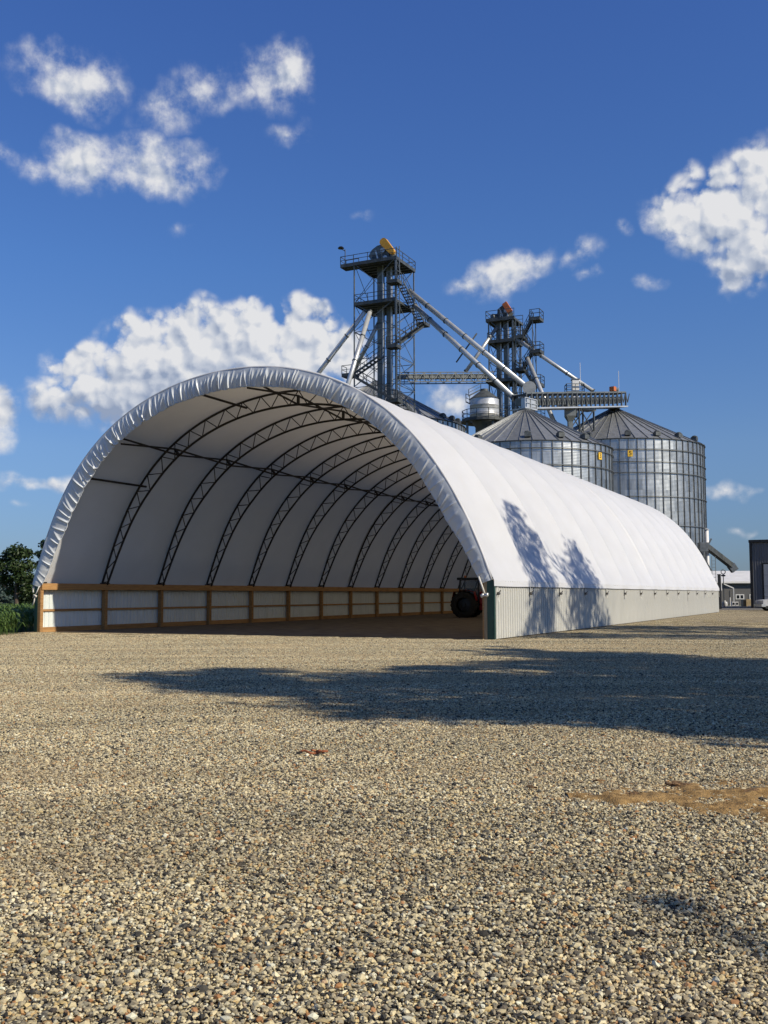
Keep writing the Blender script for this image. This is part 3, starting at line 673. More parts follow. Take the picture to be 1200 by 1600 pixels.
# ================================================================== grain bins
def text_mesh(s, size, mat, name):
    cu = bpy.data.curves.new(name, 'FONT'); cu.body = s; cu.size = size; cu.extrude = .006; cu.align_x = 'CENTER'; cu.align_y = 'CENTER'
    o = bpy.data.objects.new(name, cu); col.objects.link(o); dg = bpy.context.evaluated_depsgraph_get()
    me = bpy.data.meshes.new_from_object(o.evaluated_get(dg)); bpy.data.objects.remove(o); me.materials.clear(); me.materials.append(MATS[mat]); return me
def make_bin(c, Rr, eave, apex, ncol, nstiff, rows_own, rings, label, vents, sign=None, nroof=44, own_cols=None):
    e = empty('grain_bin', (c.x, c.y, 0), 0); tag(e, label, 'grain bin', 'galvanised grain bins behind the barn')
    face = math.atan2(-c.y, -c.x)                       # side turned to the viewer
    RH = 1.12; nrow = int(eave/RH); z0 = eave-nrow*RH
    da = 2*math.pi/ncol
    def sheet_mb(mb, a, zb, h, waves=8, seg=4):
        vs = []
        nz = waves*3
        for j in range(nz+1):
            z = zb+h*j/nz; dr = .010*math.sin(j*2*math.pi/3)
            for i in range(seg+1):
                t = a+(i/seg-.5)*da*.998; vs.append(((Rr+dr)*math.cos(t), (Rr+dr)*math.sin(t), z))
        mb.add(vs, [(j*(seg+1)+i, j*(seg+1)+i+1, (j+1)*(seg+1)+i+1, (j+1)*(seg+1)+i) for j in range(nz) for i in range(seg)])
    one = MB(); sheet_mb(one, 0, 0, RH-.008); me = one.mesh('wall_sheet', 'galvanised_wall', True)
    rest = MB(); half = own_cols or int(ncol*.27)
    for r_ in range(nrow):
        for k in range(ncol):
            kk = (k+ncol//2) % ncol-ncol//2
            a = face+kk*da; zb = z0+r_*RH
            if abs(kk) <= half and r_ >= nrow-rows_own: put('wall_sheet', me, e, (0, 0, zb), a)
            else:
                vs = [(Rr*math.cos(a+s*da/2), Rr*math.sin(a+s*da/2), zb+q*RH) for q in (0, 1) for s in (-1, 1)]
                rest.add(vs, [(0, 1, 3, 2)])
    rest.lathe([(Rr, 0), (Rr, z0)], ncol)
    tag(rest.build('hidden_wall', 'galvanised_wall', e), kind='stuff')
    # stiffeners
    ms = MB().box(Rr+.012, Rr+.085, -.045, .045, 0, eave-.10).mesh('stiffener', 'stiffener_steel')
    for k in range(nstiff):
        a = face+(k+.5)*2*math.pi/nstiff
        if math.cos(a-face) > -.15: put('stiffener', ms, e, (0, 0, 0), a)
    for z in rings:
        n = 96; MB().poly([((Rr+.13)*math.cos(2*math.pi*k/n), (Rr+.13)*math.sin(2*math.pi*k/n), eave-z) for k in range(n+1)], .045, 6).build('wind_ring', 'stiffener_steel', e, smooth=True)
    MB().lathe([(Rr+.02, eave-.10), (Rr+.16, eave-.07), (Rr+.16, eave-.01), (Rr+.0, eave+.02)], 96).build('eave_rim', 'galvanised_dark', e)
    # roof sheets
    rt = .62; al = 2*math.pi/nroof; up = apex-eave; mb = MB()
    def rp(r_, t, dz=0):
        k = (Rr+.18-r_)/(Rr+.18-rt); return (r_*math.cos(t), r_*math.sin(t), eave-.06+k*up+dz)
    for s0, s1 in ((-.5, .5),):
        vs = []
        for i in range(5):
            r_ = Rr+.18+(rt-Rr-.18)*i/4; vs += [rp(r_, -al/2), rp(r_, al/2)]
        mb.add(vs, [(2*i, 2*i+1, 2*i+3, 2*i+2) for i in range(4)])
    a0, a1 = Vector(rp(Rr+.18, -al/2, .04)), Vector(rp(rt, -al/2, .04)); mb.bar(a0, a1, .05, .10)
    mr = mb.mesh('roof_sheet', 'galvanised_roof')
    for k in range(nroof): put('roof_sheet', mr, e, (0, 0, 0), face+k*al)
    MB().lathe([(rt+.08, apex-.12), (rt+.08, apex+.12), (rt-.15, apex+.2), (.01, apex+.22)], 20).build('roof_cap', 'galvanised_dark', e)
    vb = MB(); vb.box(-.34, .30, -.30, .30, .02, .42); vb.lathe([(.30, .40), (.34, .46), (.2, .58), (.01, .62)], 10)
    mv = vb.mesh('roof_vent', 'galvanised_dark')
    for a in vents:
        p = rp(Rr-.6, face+a); put('roof_vent', mv, e, p, face+a)
    if sign:
        a, dz, txt = sign; t = face+a
        so = MB().box(-.012, .012, -.27, .27, -.34, .34).build('number_sign', 'sign_yellow', e, loc=((Rr+.10)*math.cos(t), (Rr+.10)*math.sin(t), eave-dz), rz=t)
        n_ = put('number', text_mesh(txt, .66, 'black_paint', 'number'), so, (.018, 0, 0), rot=(math.pi/2, 0, math.pi/2))
    return e
YL, YR_, YB = 103.0, 119.0, 132.0
cl = at(825, 900, YL); cr_ = at(965, 900, YR_); cb = at(590, 900, YB)
RL = 132/FPX*YL*1.0; RRr = 134/FPX*YR_; RB = 138/FPX*YB
zl = at(825, 687, YL-RL).z; zr = at(966, 684, YR_-RRr).z; zb_ = at(728, 672, YB).z
make_bin(cl, RL, zl, at(825, 642, YL).z, 27, 54, 8, [.75, 2.35, 4.4, 7.5, 11], 'near galvanised grain bin with conical roof, right behind the white barn roof', [-.62, .02, .42, .78], (.95, 1.2, '3'))
make_bin(cr_, RRr, zr, at(965, 640, YR_).z, 33, 66, 13, [1.25, 2.55, 3.75, 6.3, 9.4, 13], 'tall galvanised grain bin at the right, its wall showing down to the barn end', [-.3, .15, .5, .82, 1.2], (.16, 1.7, '5'))
make_bin(cb, RB, zb_, at(590, 598, YB).z, 38, 76, 2, [.9, 2.2, 4.0], 'galvanised grain bin half hidden behind the taller elevator tower', [-.2, .3, .85, 1.05, 1.25, 1.45], None, 50, 12)

# ================================================================== elevator towers
def railing(mb, pts, h=1.05, r=.03, step=1.5, closed=False):
    pts = [Vector(p) for p in pts]
    if closed: pts.append(pts[0])
    for a, c in zip(pts, pts[1:]):
        n = max(1, int((c-a).length/step)); U3 = Vector((0, 0, 1))
        for k in range(n+1):
            p = a+(c-a)*k/n; mb.bar(p, p+U3*h, r*2)
        mb.bar(a+U3*h, c+U3*h, r*2); mb.bar(a+U3*h*.55, c+U3*h*.55, r*1.6); mb.bar(a+U3*.08, c+U3*.08, .02, .14)
def platform(parent, x0, x1, y0, y1, z, rails='NESW', name='platform'):
    mb = MB(); mb.box(x0, x1, y0, y1, z-.04, z)
    for k in range(6):
        y = y0+(y1-y0)*(k+.5)/6; mb.box(x0+.02, x1-.02, y-.04, y+.04, z-.20, z-.043)
    for a, c in (((x0, y0), (x1, y0)), ((x1, y0), (x1, y1)), ((x1, y1), (x0, y1)), ((x0, y1), (x0, y0))): mb.bar((*a, z-.12), (*c, z-.12), .07, .26)
    o = mb.build(name, 'galvanised_dark', parent)
    rl = MB(); cs = {'S': ((x0, y0, z), (x1, y0, z)), 'E': ((x1, y0, z), (x1, y1, z)), 'N': ((x1, y1, z), (x0, y1, z)), 'W': ((x0, y1, z), (x0, y0, z))}
    for k in rails: railing(rl, cs[k])
    if rails: rl.build('railing', 'galvanised_dark', o)
    return o
def stair(parent, p, q, w=.85):
    p, q = Vector(p), Vector(q); d = q-p; h = Vector((d.x, d.y, 0)).normalized(); sd = Vector((-h.y, h.x, 0))
    mb = MB()
    for s in (-.5, .5): mb.bar(p+sd*w*s, q+sd*w*s, .06, .24)
    o = mb.build('stair_flight', 'galvanised_dark', parent)
    n = max(4, int(abs(d.z)/.24)); tr = MB()
    for k in range(1, n):
        c = p+d*k/n; tr.bar(c-sd*w*.5, c+sd*w*.5, .26, .05)
    tr.build('treads', 'galvanised_dark', o)
    rl = MB()
    for s in (-.5, .5):
        a, c = p+sd*w*s, q+sd*w*s; u_ = Vector((0, 0, 1.0))
        rl.bar(a+u_, c+u_, .05); rl.bar(a+u_*.5, c+u_*.5, .04)
        for k in range(5): rl.bar(a+(c-a)*k/4, a+(c-a)*k/4+u_, .05)
    rl.build('railing', 'galvanised_dark', o)
    return o
def frame(parent, hx, hy, levels, w, x_faces=True):
    for sx in (-1, 1):
        for sy in (-1, 1): MB().bar((sx*hx, sy*hy, 0), (sx*hx, sy*hy, levels[-1]), w).build('corner_leg', 'galvanised_leg', parent)
    cs = [(-hx, -hy), (hx, -hy), (hx, hy), (-hx, hy)]
    for i, (z0, z1) in enumerate(zip(levels, levels[1:])):
        mb = MB()
        for k in range(4):
            a, c = cs[k], cs[(k+1) % 4]
            mb.bar((*a, z1-.1), (*c, z1-.1), .07); mb.bar((*a, z0), (*c, z1), .05); mb.bar((*c, z0), (*a, z1), .05)
        mb.build('bracing', 'galvanised_leg', parent)
def trunk(parent, x, y, w, d, z1, name='elevator_leg'):
    o = MB().box(x-w/2, x+w/2, y-d/2, y+d/2, .4, z1).build(name, 'galvanised_leg', parent)
    fl = MB(); z = 2.0
    while z < z1: fl.box(x-w/2-.05, x+w/2+.05, y-d/2-.05, y+d/2+.05, z-.04, z+.04); z += 2.4
    fl.build('flange', 'galvanised_dark', o)
    sp = MB(); sp.bar((x+w/2+.05, y-d/2-.05, .4), (x+w/2+.05, y-d/2-.05, z1), .15); sp.build('lit_edge_strip', 'galvanised_pipe', o)  # pale strip that paints a sunlit highlight down the trunk's right edge
    return o
def spout(p, q, r, label, flange=True):
    p, q = Vector(p), Vector(q); e = empty('grain_spout', p); tag(e, label, 'spout', 'grain spouts on the elevator towers')
    d = q-p; MB().tube((0, 0, 0), d, r, 14).build('pipe', 'galvanised_pipe', e, smooth=True)
    n = max(1, int(d.length/3.2)); u_ = d.normalized()
    for k in range(n+1):
        c = d*k/n; MB().tube(c-u_*.05, c+u_*.05, r+.06, 14).build('collar', 'galvanised_dark', e)
    return e

def tower_one():
    Yc = 118.0; c = at(602, 900, Yc); e = empty('elevator_tower', (c.x, Yc, 0), -YAW)
    tag(e, 'tall steel elevator tower with yellow topped head, behind the barn roof peak', 'tower', 'grain elevator towers')
    h = 2.63; zt = at(619, 402, 114.5).z; z2 = at(619, 466, 114.5).z
    lv = [0]; k = z2-3.25
    low = []
    while k > 1.5: low.append(k); k -= 3.25
    lv = [0]+low[::-1]+[z2, zt]
    frame(e, h, h, lv, .13)
    platform(e, -h-.05, h+.15, -h-.1, h+.1, zt, 'SEN'); platform(e, -h, h, -h-.05, h, z2, 'SWN')
    platform(e, -h-1.75, -h-.06, -h-.1, -h+1.3, zt-.02, 'SWN', 'side_platform')
    # hoist arm lamp at the far left corner
    mb = MB(); mb.tube((-h-1.2, -h, zt), (-h-1.2, -h, zt+1.9), .05, 8); mb.tube((-h-1.2, -h, zt+1.7), (-h-1.75, -h, zt+2.05), .05, 8)
    lm = mb.build('lamp_arm', 'galvanised_dark', e); MB().lathe([(.01, .22), (.22, .18), (.38, .02), (.34, -.05), (.01, -.06)], 14).build('lamp_head', 'black_paint', lm, loc=(-h-1.75, -h, zt+2.1))
    # access ladder pair beside the near corner
    mb = MB()
    for x in (h+.20, h+.55): mb.bar((x, -h-.1, 3), (x, -h-.1, zt+1.2), .08)
    z = 3.2
    while z < zt: mb.bar((h+.20, -h-.1, z), (h+.55, -h-.1, z), .04); z += .45
    mb.build('ladder', 'galvanised_leg', e)
    trunk(e, -.30, -.3, .72, .55, zt+.9); trunk(e, .72, -.1, .60, .5, zt+.9)
    # head of the legs
    hd = MB(); hd.box(-1.15, 1.0, -.85, .75, zt+.55, zt+1.35)
    o = hd.build('elevator_head', 'galvanised_dark', e)
    mb = MB(); vs = []
    prof = [(-1.75, 1.35), (-1.1, .45), (.9, .5), (1.45, 1.25), (1.15, 2.0), (.4, 2.55), (-.6, 2.45), (-1.3, 2.05)]
    for y in (-.7, .6): vs += [(x, y, zt+z) for x, z in prof]
    n = len(prof); mb.add(vs, [tuple(range(n)), tuple(range(2*n-1, n-1, -1))]+[(k, k+n, (k+1) % n+n, (k+1) % n) for k in range(n)])
    mb.build('hood', 'galvanised_leg', o)
    mb = MB(); mb.tube((-.75, -.78, zt+1.85), (-.25, -.78, zt+.15), .13, 8); mb.tube((.55, -.98, zt+.75), (.55, -.6, zt+.75), .30, 16); mb.tube((.2, -.9, zt+1.75), (.2, -.68, zt+1.75), .30, 14)
    mb.build('drive_pulley', 'galvanised_pipe', o, smooth=False)
    # yellow belt guard leaning over the right side
    g = MB(); vs = []; a, b_ = Vector((.35, 0, zt+2.70)), Vector((1.45, 0, zt+1.35)); d = (b_-a); dn = d.normalized(); pr = Vector((dn.z, 0, -dn.x))*-1
    ol = []
    for k in range(7):
        t = math.pi*k/6; ol.append(a+pr*(.46*math.cos(t))-dn*(.40*math.sin(t)))
    for k in range(7):
        t = math.pi*k/6; ol.append(b_-pr*(.34*math.cos(t))+dn*(.28*math.sin(t)))
    n = len(ol)
    for y in (-1.12, -.62): vs += [(p.x, y, p.z) for p in ol]
    g.add(vs, [tuple(range(n)), tuple(range(2*n-1, n-1, -1))]+[(k, k+n, (k+1) % n+n, (k+1) % n) for k in range(n)])
    bg = g.build('belt_guard', 'yellow_paint', o)
    # stairs wind round the outside
    def P(px, py, Y): return to_local(e, at(px, py, Y))
    A = [(P(625, 441, 114.6), P(660, 508, 119.8)), (P(657, 511, 119.8), P(619, 538, 114.4)), (P(597, 556, 113.6), P(556, 585, 115.4)), (P(556, 590, 115.2), P(614, 624, 113.2)), (P(621, 628, 114.2), P(649, 652, 118.6))]
    for a, c_ in A: stair(e, a, c_)
    for px, py, Y, sx in ((663, 507, 120.2, .75), (618, 440, 113.9, .8), (617, 541, 113.8, .8), (550, 586, 115.6, 1.0), (618, 626, 113.6, .9)):
        p = P(px, py, Y); platform(e, p.x-sx, p.x+sx*.6, p.y-.6, p.y+.6, p.z, 'SE' if px > 600 else 'SW', 'landing')
    return e, zt, z2
T1, ZT1, Z21 = tower_one()

def tower_two():
    Yc = 121.0; c = at(793.5, 900, Yc); e = empty('elevator_tower', (c.x, Yc, 0), -YAW)
    tag(e, 'shorter elevator tower with orange head, right of the yellow topped one', 'tower', 'grain elevator towers')
    h = 1.5; zt = at(803, 496, 119).z; z2 = at(803, 530, 119).z; z3 = at(803, 592, 119).z
    low = []; k = z3-3.0
    while k > 1.5: low.append(k); k -= 3.0
    frame(e, h, h, [0]+low[::-1]+[z3, (z2+z3)/2, z2, zt], .14)
    platform(e, -h-.25, h+.25, -h-.25, h+.2, zt, 'SWN'); platform(e, -h-.1, h+.2, -h-.2, h+.1, z2, 'SW'); platform(e, -h-.3, h+.4, -h-.3, h+.2, z3, 'SW')
    for x in (-.55, .35): trunk(e, x, -.5, .55, .5, zt+.8)
    trunk(e, 1.0, .3, .4, .4, zt+.2, 'downspout_leg')
    mb = MB(); prof = [(-.7, .4), (.7, .4), (1.0, 1.0), (.6, 1.65), (0, 1.85), (-.6, 1.4)]; vs = []
    for y in (-.8, .4): vs += [(x, y, zt+z) for x, z in prof]
    n = len(prof); mb.add(vs, [tuple(range(n)), tuple(range(2*n-1, n-1, -1))]+[(k, k+n, (k+1) % n+n, (k+1) % n) for k in range(n)])
    o = mb.build('elevator_head', 'galvanised_dark', e)
    mb = MB(); mb.tube((-.3, -.95, zt+1.4), (.1, -.95, zt+.4), .10, 8); mb.tube((.5, -1.0, zt+1.1), (.5, -.8, zt+1.1), .26, 12); mb.build('drive_pulley', 'galvanised_pipe', o)
    a, b_ = Vector((.35, 0, zt+2.0)), Vector((1.05, 0, zt+.85)); d = (b_-a).normalized(); pr = Vector((-d.z, 0, d.x)); ol = [a+pr*.3, a-pr*.3, b_-pr*.3, b_+pr*.3]; vs = []
    for y in (-1.2, -.75): vs += [(p.x, y, p.z) for p in ol]
    MB().add(vs, [(0, 1, 2, 3), (7, 6, 5, 4)]+[(k, k+4, (k+1) % 4+4, (k+1) % 4) for k in range(4)]).build('belt_guard', 'orange_paint', o)
    mb = MB(); mb.tube((-1.25, -.9, zt+.5), (-.75, -.4, zt+.5), .42, 14); mb.box(-1.3, -.7, -1.0, -.3, zt+.02, zt+.2); mb.build('drive_motor', 'galvanised_dark', o)
    def P(px, py, Y): return to_local(e, at(px, py, Y))
    # stair tower on the right side
    x0, x1 = h+.35, h+2.4
    mb = MB()
    for x in (x0, x1):
        for y in (-h, -h+1.3): mb.bar((x, y, 0), (x, y, zt-.3), .09)
    zs = 2.0
    while zs < zt-2: 
        mb.bar((x0, -h, zs), (x1, -h, zs+2.2), .05); mb.bar((x1, -h+1.3, zs), (x1, -h, zs+2.2), .05); zs += 2.2
    mb.build('stair_frame', 'galvanised_leg', e)
    z = zt-.4; left = False; step = 1.95; first = True
    while z > z3-12:
        xx = (x0-.1, x0+.9) if left else (x1-.3, x1+.9)
        platform(e, xx[0], xx[1], -h-.1, -h+1.5, z, 'SEN' if not left else 'SWN', 'landing')
        a = Vector((xx[1]-.2 if left else xx[0]+.2, -h+.3+(.7 if left else 0), z)); 
        nx = x1-.2 if left else x0+.8
        stair(e, a, Vector((nx, a.y, z-step)), .6); z -= step; left = not left
    return e, zt, z2, z3
T2, ZT2, Z22, Z23 = tower_two()

# ---- spouts
spout(at(571, 486, 116.4), at(430, 672, 122), .27, 'outer left grain spout running down from the taller tower to the barn peak')
spout(at(578, 487, 115.4), at(530, 645, 110), .27, 'second grain spout steep down the left of the taller tower')
spout(at(598, 492, 118.0), at(548, 590, 120), .24, 'dark short grain spout inside the taller tower frame')
s4 = spout(at(640, 455, 117), at(822, 604, 106), .29, 'upper of two long silver spouts slanting right from the taller tower')
s5 = spout(at(648, 478, 117), at(803, 622, 105), .29, 'lower of two long silver spouts slanting right from the taller tower')
spout(at(806, 529, 119), at(927, 611, 117), .22, 'dark grain spout slanting right from the orange headed tower to the far bin')
spout(at(824, 560, 118), at(866, 660, 112), .25, 'pale spout dropping steeply right of the orange headed tower')
spout(at(776, 512, 120.5), at(728, 580, 119.5), .22, 'short dark spout slanting left from the orange headed tower to the bridge')
# end disc of the upper spout
p = at(827, 606, 105.6); vd = -Vector((p.x, p.y, p.z-EYE)).normalized()
eo = MB().tube(Vector((0, 0, 0)), vd*.35, .70, 24).build('end_disc', 'galvanised_pipe', s4, loc=p-s4.location)
# king-post struts of the long spouts
a, c = at(745, 521, 111), at(713, 566, 111)
MB().bar(Vector(a)-s4.location, Vector(c)-s4.location, .16).build('strut', 'galvanised_dark', s4)

def bridge():
    a, c = at(622, 591, 116), at(768, 590, 120); mid = a; d = c-a; L_ = d.length; e = empty('conveyor_bridge', a, math.atan2(d.y, d.x))
    tag(e, 'level lattice conveyor bridge spanning between the two elevator towers', 'conveyor')
    hz = .55; dz = d.z; rot = dz/L_
    def z(x): return rot*x
    for y in (-.6, .6):
        for s in (-1, 1):
            MB().bar((0, y, s*hz), (L_, y, s*hz+dz), .10).build('chord', 'galvanised_dark', e)
        mb = MB(); n = 12
        for k in range(n):
            x0, x1 = L_*k/n, L_*(k+1)/n; s = 1 if k % 2 else -1
            mb.bar((x0, y, s*hz+z(x0)), (x1, y, -s*hz+z(x1)), .06); mb.bar((x0, y, -hz+z(x0)), (x0, y, hz+z(x0)), .06)
        mb.build('lattice', 'galvanised_leg', e)
    MB().bar((0, 0, .10), (L_, 0, .10+dz), .7, .40).build('conveyor_trunk', 'galvanised_dark', e)
bridge()

def roof_conveyor():
    a, c = at(812, 628, 103.5), at(968, 625, 118.2); d = c-a; L_ = Vector((d.x, d.y)).length; e = empty('roof_conveyor', a, math.atan2(d.y, d.x))
    tag(e, 'covered conveyor with close set posts running across the tops of two bins', 'conveyor')
    sl = d.z/L_
    hh = .82
    MB().bar((0, .2, 0), (L_, .2, d.z), .7, .75).build('conveyor_trunk', 'galvanised_leg', e)
    MB().bar((-.4, 0, -hh), (L_+.3, 0, d.z-hh), 1.9, .14).build('walkway', 'galvanised_pipe', e)
    MB().bar((0, -.8, hh), (L_, -.8, d.z+hh), .10, .16).build('top_rail', 'galvanised_leg', e); MB().bar((0, .9, hh), (L_, .9, d.z+hh), .10, .16).build('top_rail', 'galvanised_leg', e)
    n = 21
    mp = MB(); mp.bar((0, -.8, -hh), (0, -.8, hh), .15); mp.bar((0, .9, -hh), (0, .9, hh), .12); mp.bar((0, -.8, hh-.06), (.45, -.8, -hh*.4), .08); mp.bar((.9, -.8, hh-.06), (.45, -.8, -hh*.4), .08); mp.bar((0, -.8, hh-.1), (0, .9, hh-.1), .1)
    me = mp.mesh('support_post', 'galvanised_dark')
    for k in range(n+1): put('support_post', me, e, (L_*k/n, 0, sl*L_*k/n))
    MB().box(-.1, 1.5, -.95, -.25, -.72, .30).build('control_cabinet', 'galvanised_pipe', e)
    mb = MB(); railing(mb, [(-.5, -1.0, -hh), (1.6, -1.0, -hh)], 1.1, .04, .7); mb.build('railing', 'galvanised_pipe', e)
    mb = MB(); mb.box(L_-1.75, L_-1.2, -.3, .3, d.z+hh, d.z+hh+.52); o = mb.build('drive_motor', 'orange_paint', e); MB().tube((L_-1.19, 0, d.z+hh+.3), (L_-.55, 0, d.z+hh+.3), .27, 12).build('gearbox', 'galvanised_leg', o)
    # mid-span support
    xm = L_*.58; zm = sl*xm-hh-.1; mb = MB()
    for x, y in ((xm-1.5, -.7), (xm+1.5, -.7), (xm-1.5, .7), (xm+1.5, .7)): mb.bar((x, y, zm), (x, y, -a.z+.0), .16)
    for z0 in (zm-2.6, zm-5.2, zm-7.8):
        for y in (-.7, .7): mb.bar((xm-1.5, y, z0), (xm+1.5, y, z0+2.6), .09); mb.bar((xm+1.5, y, z0), (xm-1.5, y, z0+2.6), .09)
    mb.build('support_tower', 'galvanised_dark', e)
    MB().bar((xm-3.6, 0, zm-.15), (xm+2.2, 0, zm-.15+.25), 1.2, .22).build('support_beam', 'galvanised_leg', e)
    MB().lathe([(.75, zm-.3), (.75, zm-1.1), (.35, zm-1.7), (.35, zm-3.2)], 4, c=(xm-2.2, 0)).build('transfer_hopper', 'galvanised_leg', e)
    # whip aerial
    MB().tube((L_-.1, 0, d.z+hh), (L_-.1, 0, d.z+hh+2.6), .03, 5).build('whip_aerial', 'white_paint', e)
roof_conveyor()

def distribution_box():
    p = at(899, 612, 116.5); e = empty('transfer_box', (p.x, p.y, p.z)); tag(e, 'tall pale transfer box with small railing above the roof conveyor', 'transfer box')
    MB().box(-.38, .38, -.38, .38, -1.0, 1.35).build('casing', 'white_paint', e); MB().box(-.45, .45, -.45, .45, 1.353, 1.45).build('lid', 'galvanised_leg', e)
    mb = MB(); railing(mb, [(-1.1, -.6, -.2), (.9, -.6, -.2), (.9, .6, -.2), (-1.1, .6, -.2)], 1.0, .035, .7, True); mb.box(-1.1, .9, -.6, .6, -.3, -.22); mb.build('railing', 'galvanised_leg', e)
    MB().box(-.2, .2, -.2, .2, -3.0, -1.003).build('chute', 'galvanised_leg', e)
    MB().tube((.6, 0, .7), (.6, 0, 3.4), .03, 5).build('whip_aerial', 'white_paint', e)
distribution_box()

def hopper_tank():
    Yc = 114.0; c = at(757, 640, Yc); e = empty('surge_tank', (c.x, Yc, 0), -YAW); tag(e, 'small round surge tank with domed cone top beside the orange headed tower', 'tank')
    r = 23/FPX*Yc; zt = at(757, 624, Yc).z; zb = at(757, 656, Yc).z
    MB().lathe([(r, zb), (r, zb+.5), (r+.02, zb+.52), (r, zb+.56), (r, zt-.8), (r+.02, zt-.78), (r, zt-.74), (r, zt)], 32).build('tank_wall', 'galvanised_pipe', e, smooth=True)
    rf = MB().lathe([(r+.1, zt-.02), (.45, zt+.95), (.45, zt+1.15), (.01, zt+1.2)], 32).build('roof', 'galvanised_dark', e)
    MB().lathe([(r, zb), (.3, zb-2.0), (.3, zb-2.6)], 32).build('hopper', 'galvanised_leg', e)
    mb = MB(); pts = [((r+.9)*math.cos(2*math.pi*k/12), (r+.9)*math.sin(2*math.pi*k/12), zb-.1) for k in range(12)]
    railing(mb, pts, 1.05, .03, 1.2, True); mb.build('railing', 'galvanised_dark', e)
    MB().lathe([(r+.02, zb-.12), (r+1.0, zb-.12), (r+1.0, zb-.35), (r+.02, zb-.3)], 24).build('deck', 'galvanised_dark', e)
    mb = MB(); railing(mb, [(-r-.35, -.6, zt-.3), (-r-.35, .6, zt-.3)], 1.0); railing(mb, [(-r+.2, -r*.7, zt+.25), (-.3, -.3, zt+1.0)], .8, .03); mb.build('ladder_rail', 'galvanised_dark', e)
    for k in range(4):
        a = math.pi/4+k*math.pi/2; x, y = (r+.5)*math.cos(a), (r+.5)*math.sin(a); MB().bar((x, y, 0), (x, y, zb-.3), .22).build('leg', 'galvanised_leg', e)
hopper_tank()

# ================================================================== right hand background
def chute():
    p, q = at(1103, 853, 108), at(1143, 884, 112); e = empty('unloading_auger', p); tag(e, 'dark unloading auger tube slanting down from the tall right bin', 'auger')
    d = Vector(q)-Vector(p)
    MB().bar((0, 0, 0), d, .50, .55).build('tube', 'galvanised_dark', e)
    MB().bar(d+Vector((-.1, 0, .1)), d+Vector((.35, 0, -.55)), .7, .75).build('spout_end', 'stiffener_steel', e)
    mb = MB(); mb.box(-.75, .1, -.5, .5, -.6, .35); mb.bar((.15, -.3, .1), (.5, -.3, .75), .14); mb.build('drive_box', 'stiffener_steel', e)
    MB().bar((-.6, 0, -.5), (.5, 0, -2.6), .10).build('brace', 'galvanised_dark', e)
    c = at(1104, 828, 109); e2 = empty('downpipe', (c.x, c.y, 0)); tag(e2, 'thin white vertical pipe against the tall right bin', 'pipe')
    MB().tube((0, 0, 0), (0, 0, c.z), .20, 10).build('pipe', 'white_paint', e2, smooth=True); MB().lathe([(.28, c.z), (.28, c.z+.06), (.01, c.z+.2)], 10).build('cap', 'galvanised_pipe', e2)
    mb = MB()
    for x in (.45, .85): mb.bar((x, 0, 0), (x, 0, c.z-2.8), .05)
    for k in range(14): mb.bar((.45, 0, .5+k*.35), (.85, 0, .5+k*.35), .04)
    mb.build('ladder', 'galvanised_leg', e2)
chute()

def far_shed():
    Y = 150.0; x0 = at(1085, 930, Y).x; x1 = at(1260, 930, Y).x; ze = at(1140, 909, Y).z; zr = at(1140, 892, Y+7).z; e = empty('machine_shed', ((x0+x1)/2, Y, 0))
    tag(e, 'long grey shed with pale metal roof far beyond the barn end', 'shed'); hw = (x1-x0)/2
    w = MB().box(-hw, hw, 0, 14, 0, ze).build('wall', 'shed_grey', e)
    mb = MB(); mb.add([(-hw-.4, -.5, ze), (hw+.4, -.5, ze), (hw+.4, 7, zr), (-hw-.4, 7, zr), (-hw-.4, 14.5, ze), (hw+.4, 14.5, ze)], [(0, 1, 2, 3), (3, 2, 5, 4)])
    mb.add([(-hw-.4, -.5, ze-.18), (hw+.4, -.5, ze-.18), (hw+.4, 7, zr-.18), (-hw-.4, 7, zr-.18)], [(3, 2, 1, 0)])
    ro = mb.build('roof', 'shed_roof', e)
    MB().box(-hw-.4, hw+.4, -.56, -.505, ze-.22, ze+.03).build('gutter', 'white_paint', ro)
    for px in (1156, 1177.5):
        p = at(px, 932.5, Y); f = MB(); f.box(-.62, .62, -.06, -.003, -.36, .36); o = f.build('window', 'white_paint', e, loc=(p.x-(x0+x1)/2, 0, p.z))
        for s in (-1, 1): MB().box(s*.28-.20, s*.28+.20, -.075, -.062, -.24, .24).build('pane', 'window_glass', o)
    p = at(1145.5, 932, Y); o = MB().box(-.5, .5, -.05, -.003, 0, 2.05).build('door', 'shed_grey', e, loc=(p.x-(x0+x1)/2, 0, .02))
    # lean-to canopy line
    a, c = at(1130, 912, Y-1.2), at(1146, 919, Y-1.2); k = Vector(((x0+x1)/2, Y, 0))
    MB().bar(Vector(a)-k, Vector(c)-k, .16, .14).build('canopy_edge', 'white_paint', e); MB().bar(Vector(c)-k, Vector((c.x, c.y, 0))-k, .14).build('canopy_post', 'grey_paint', e)
far_shed()

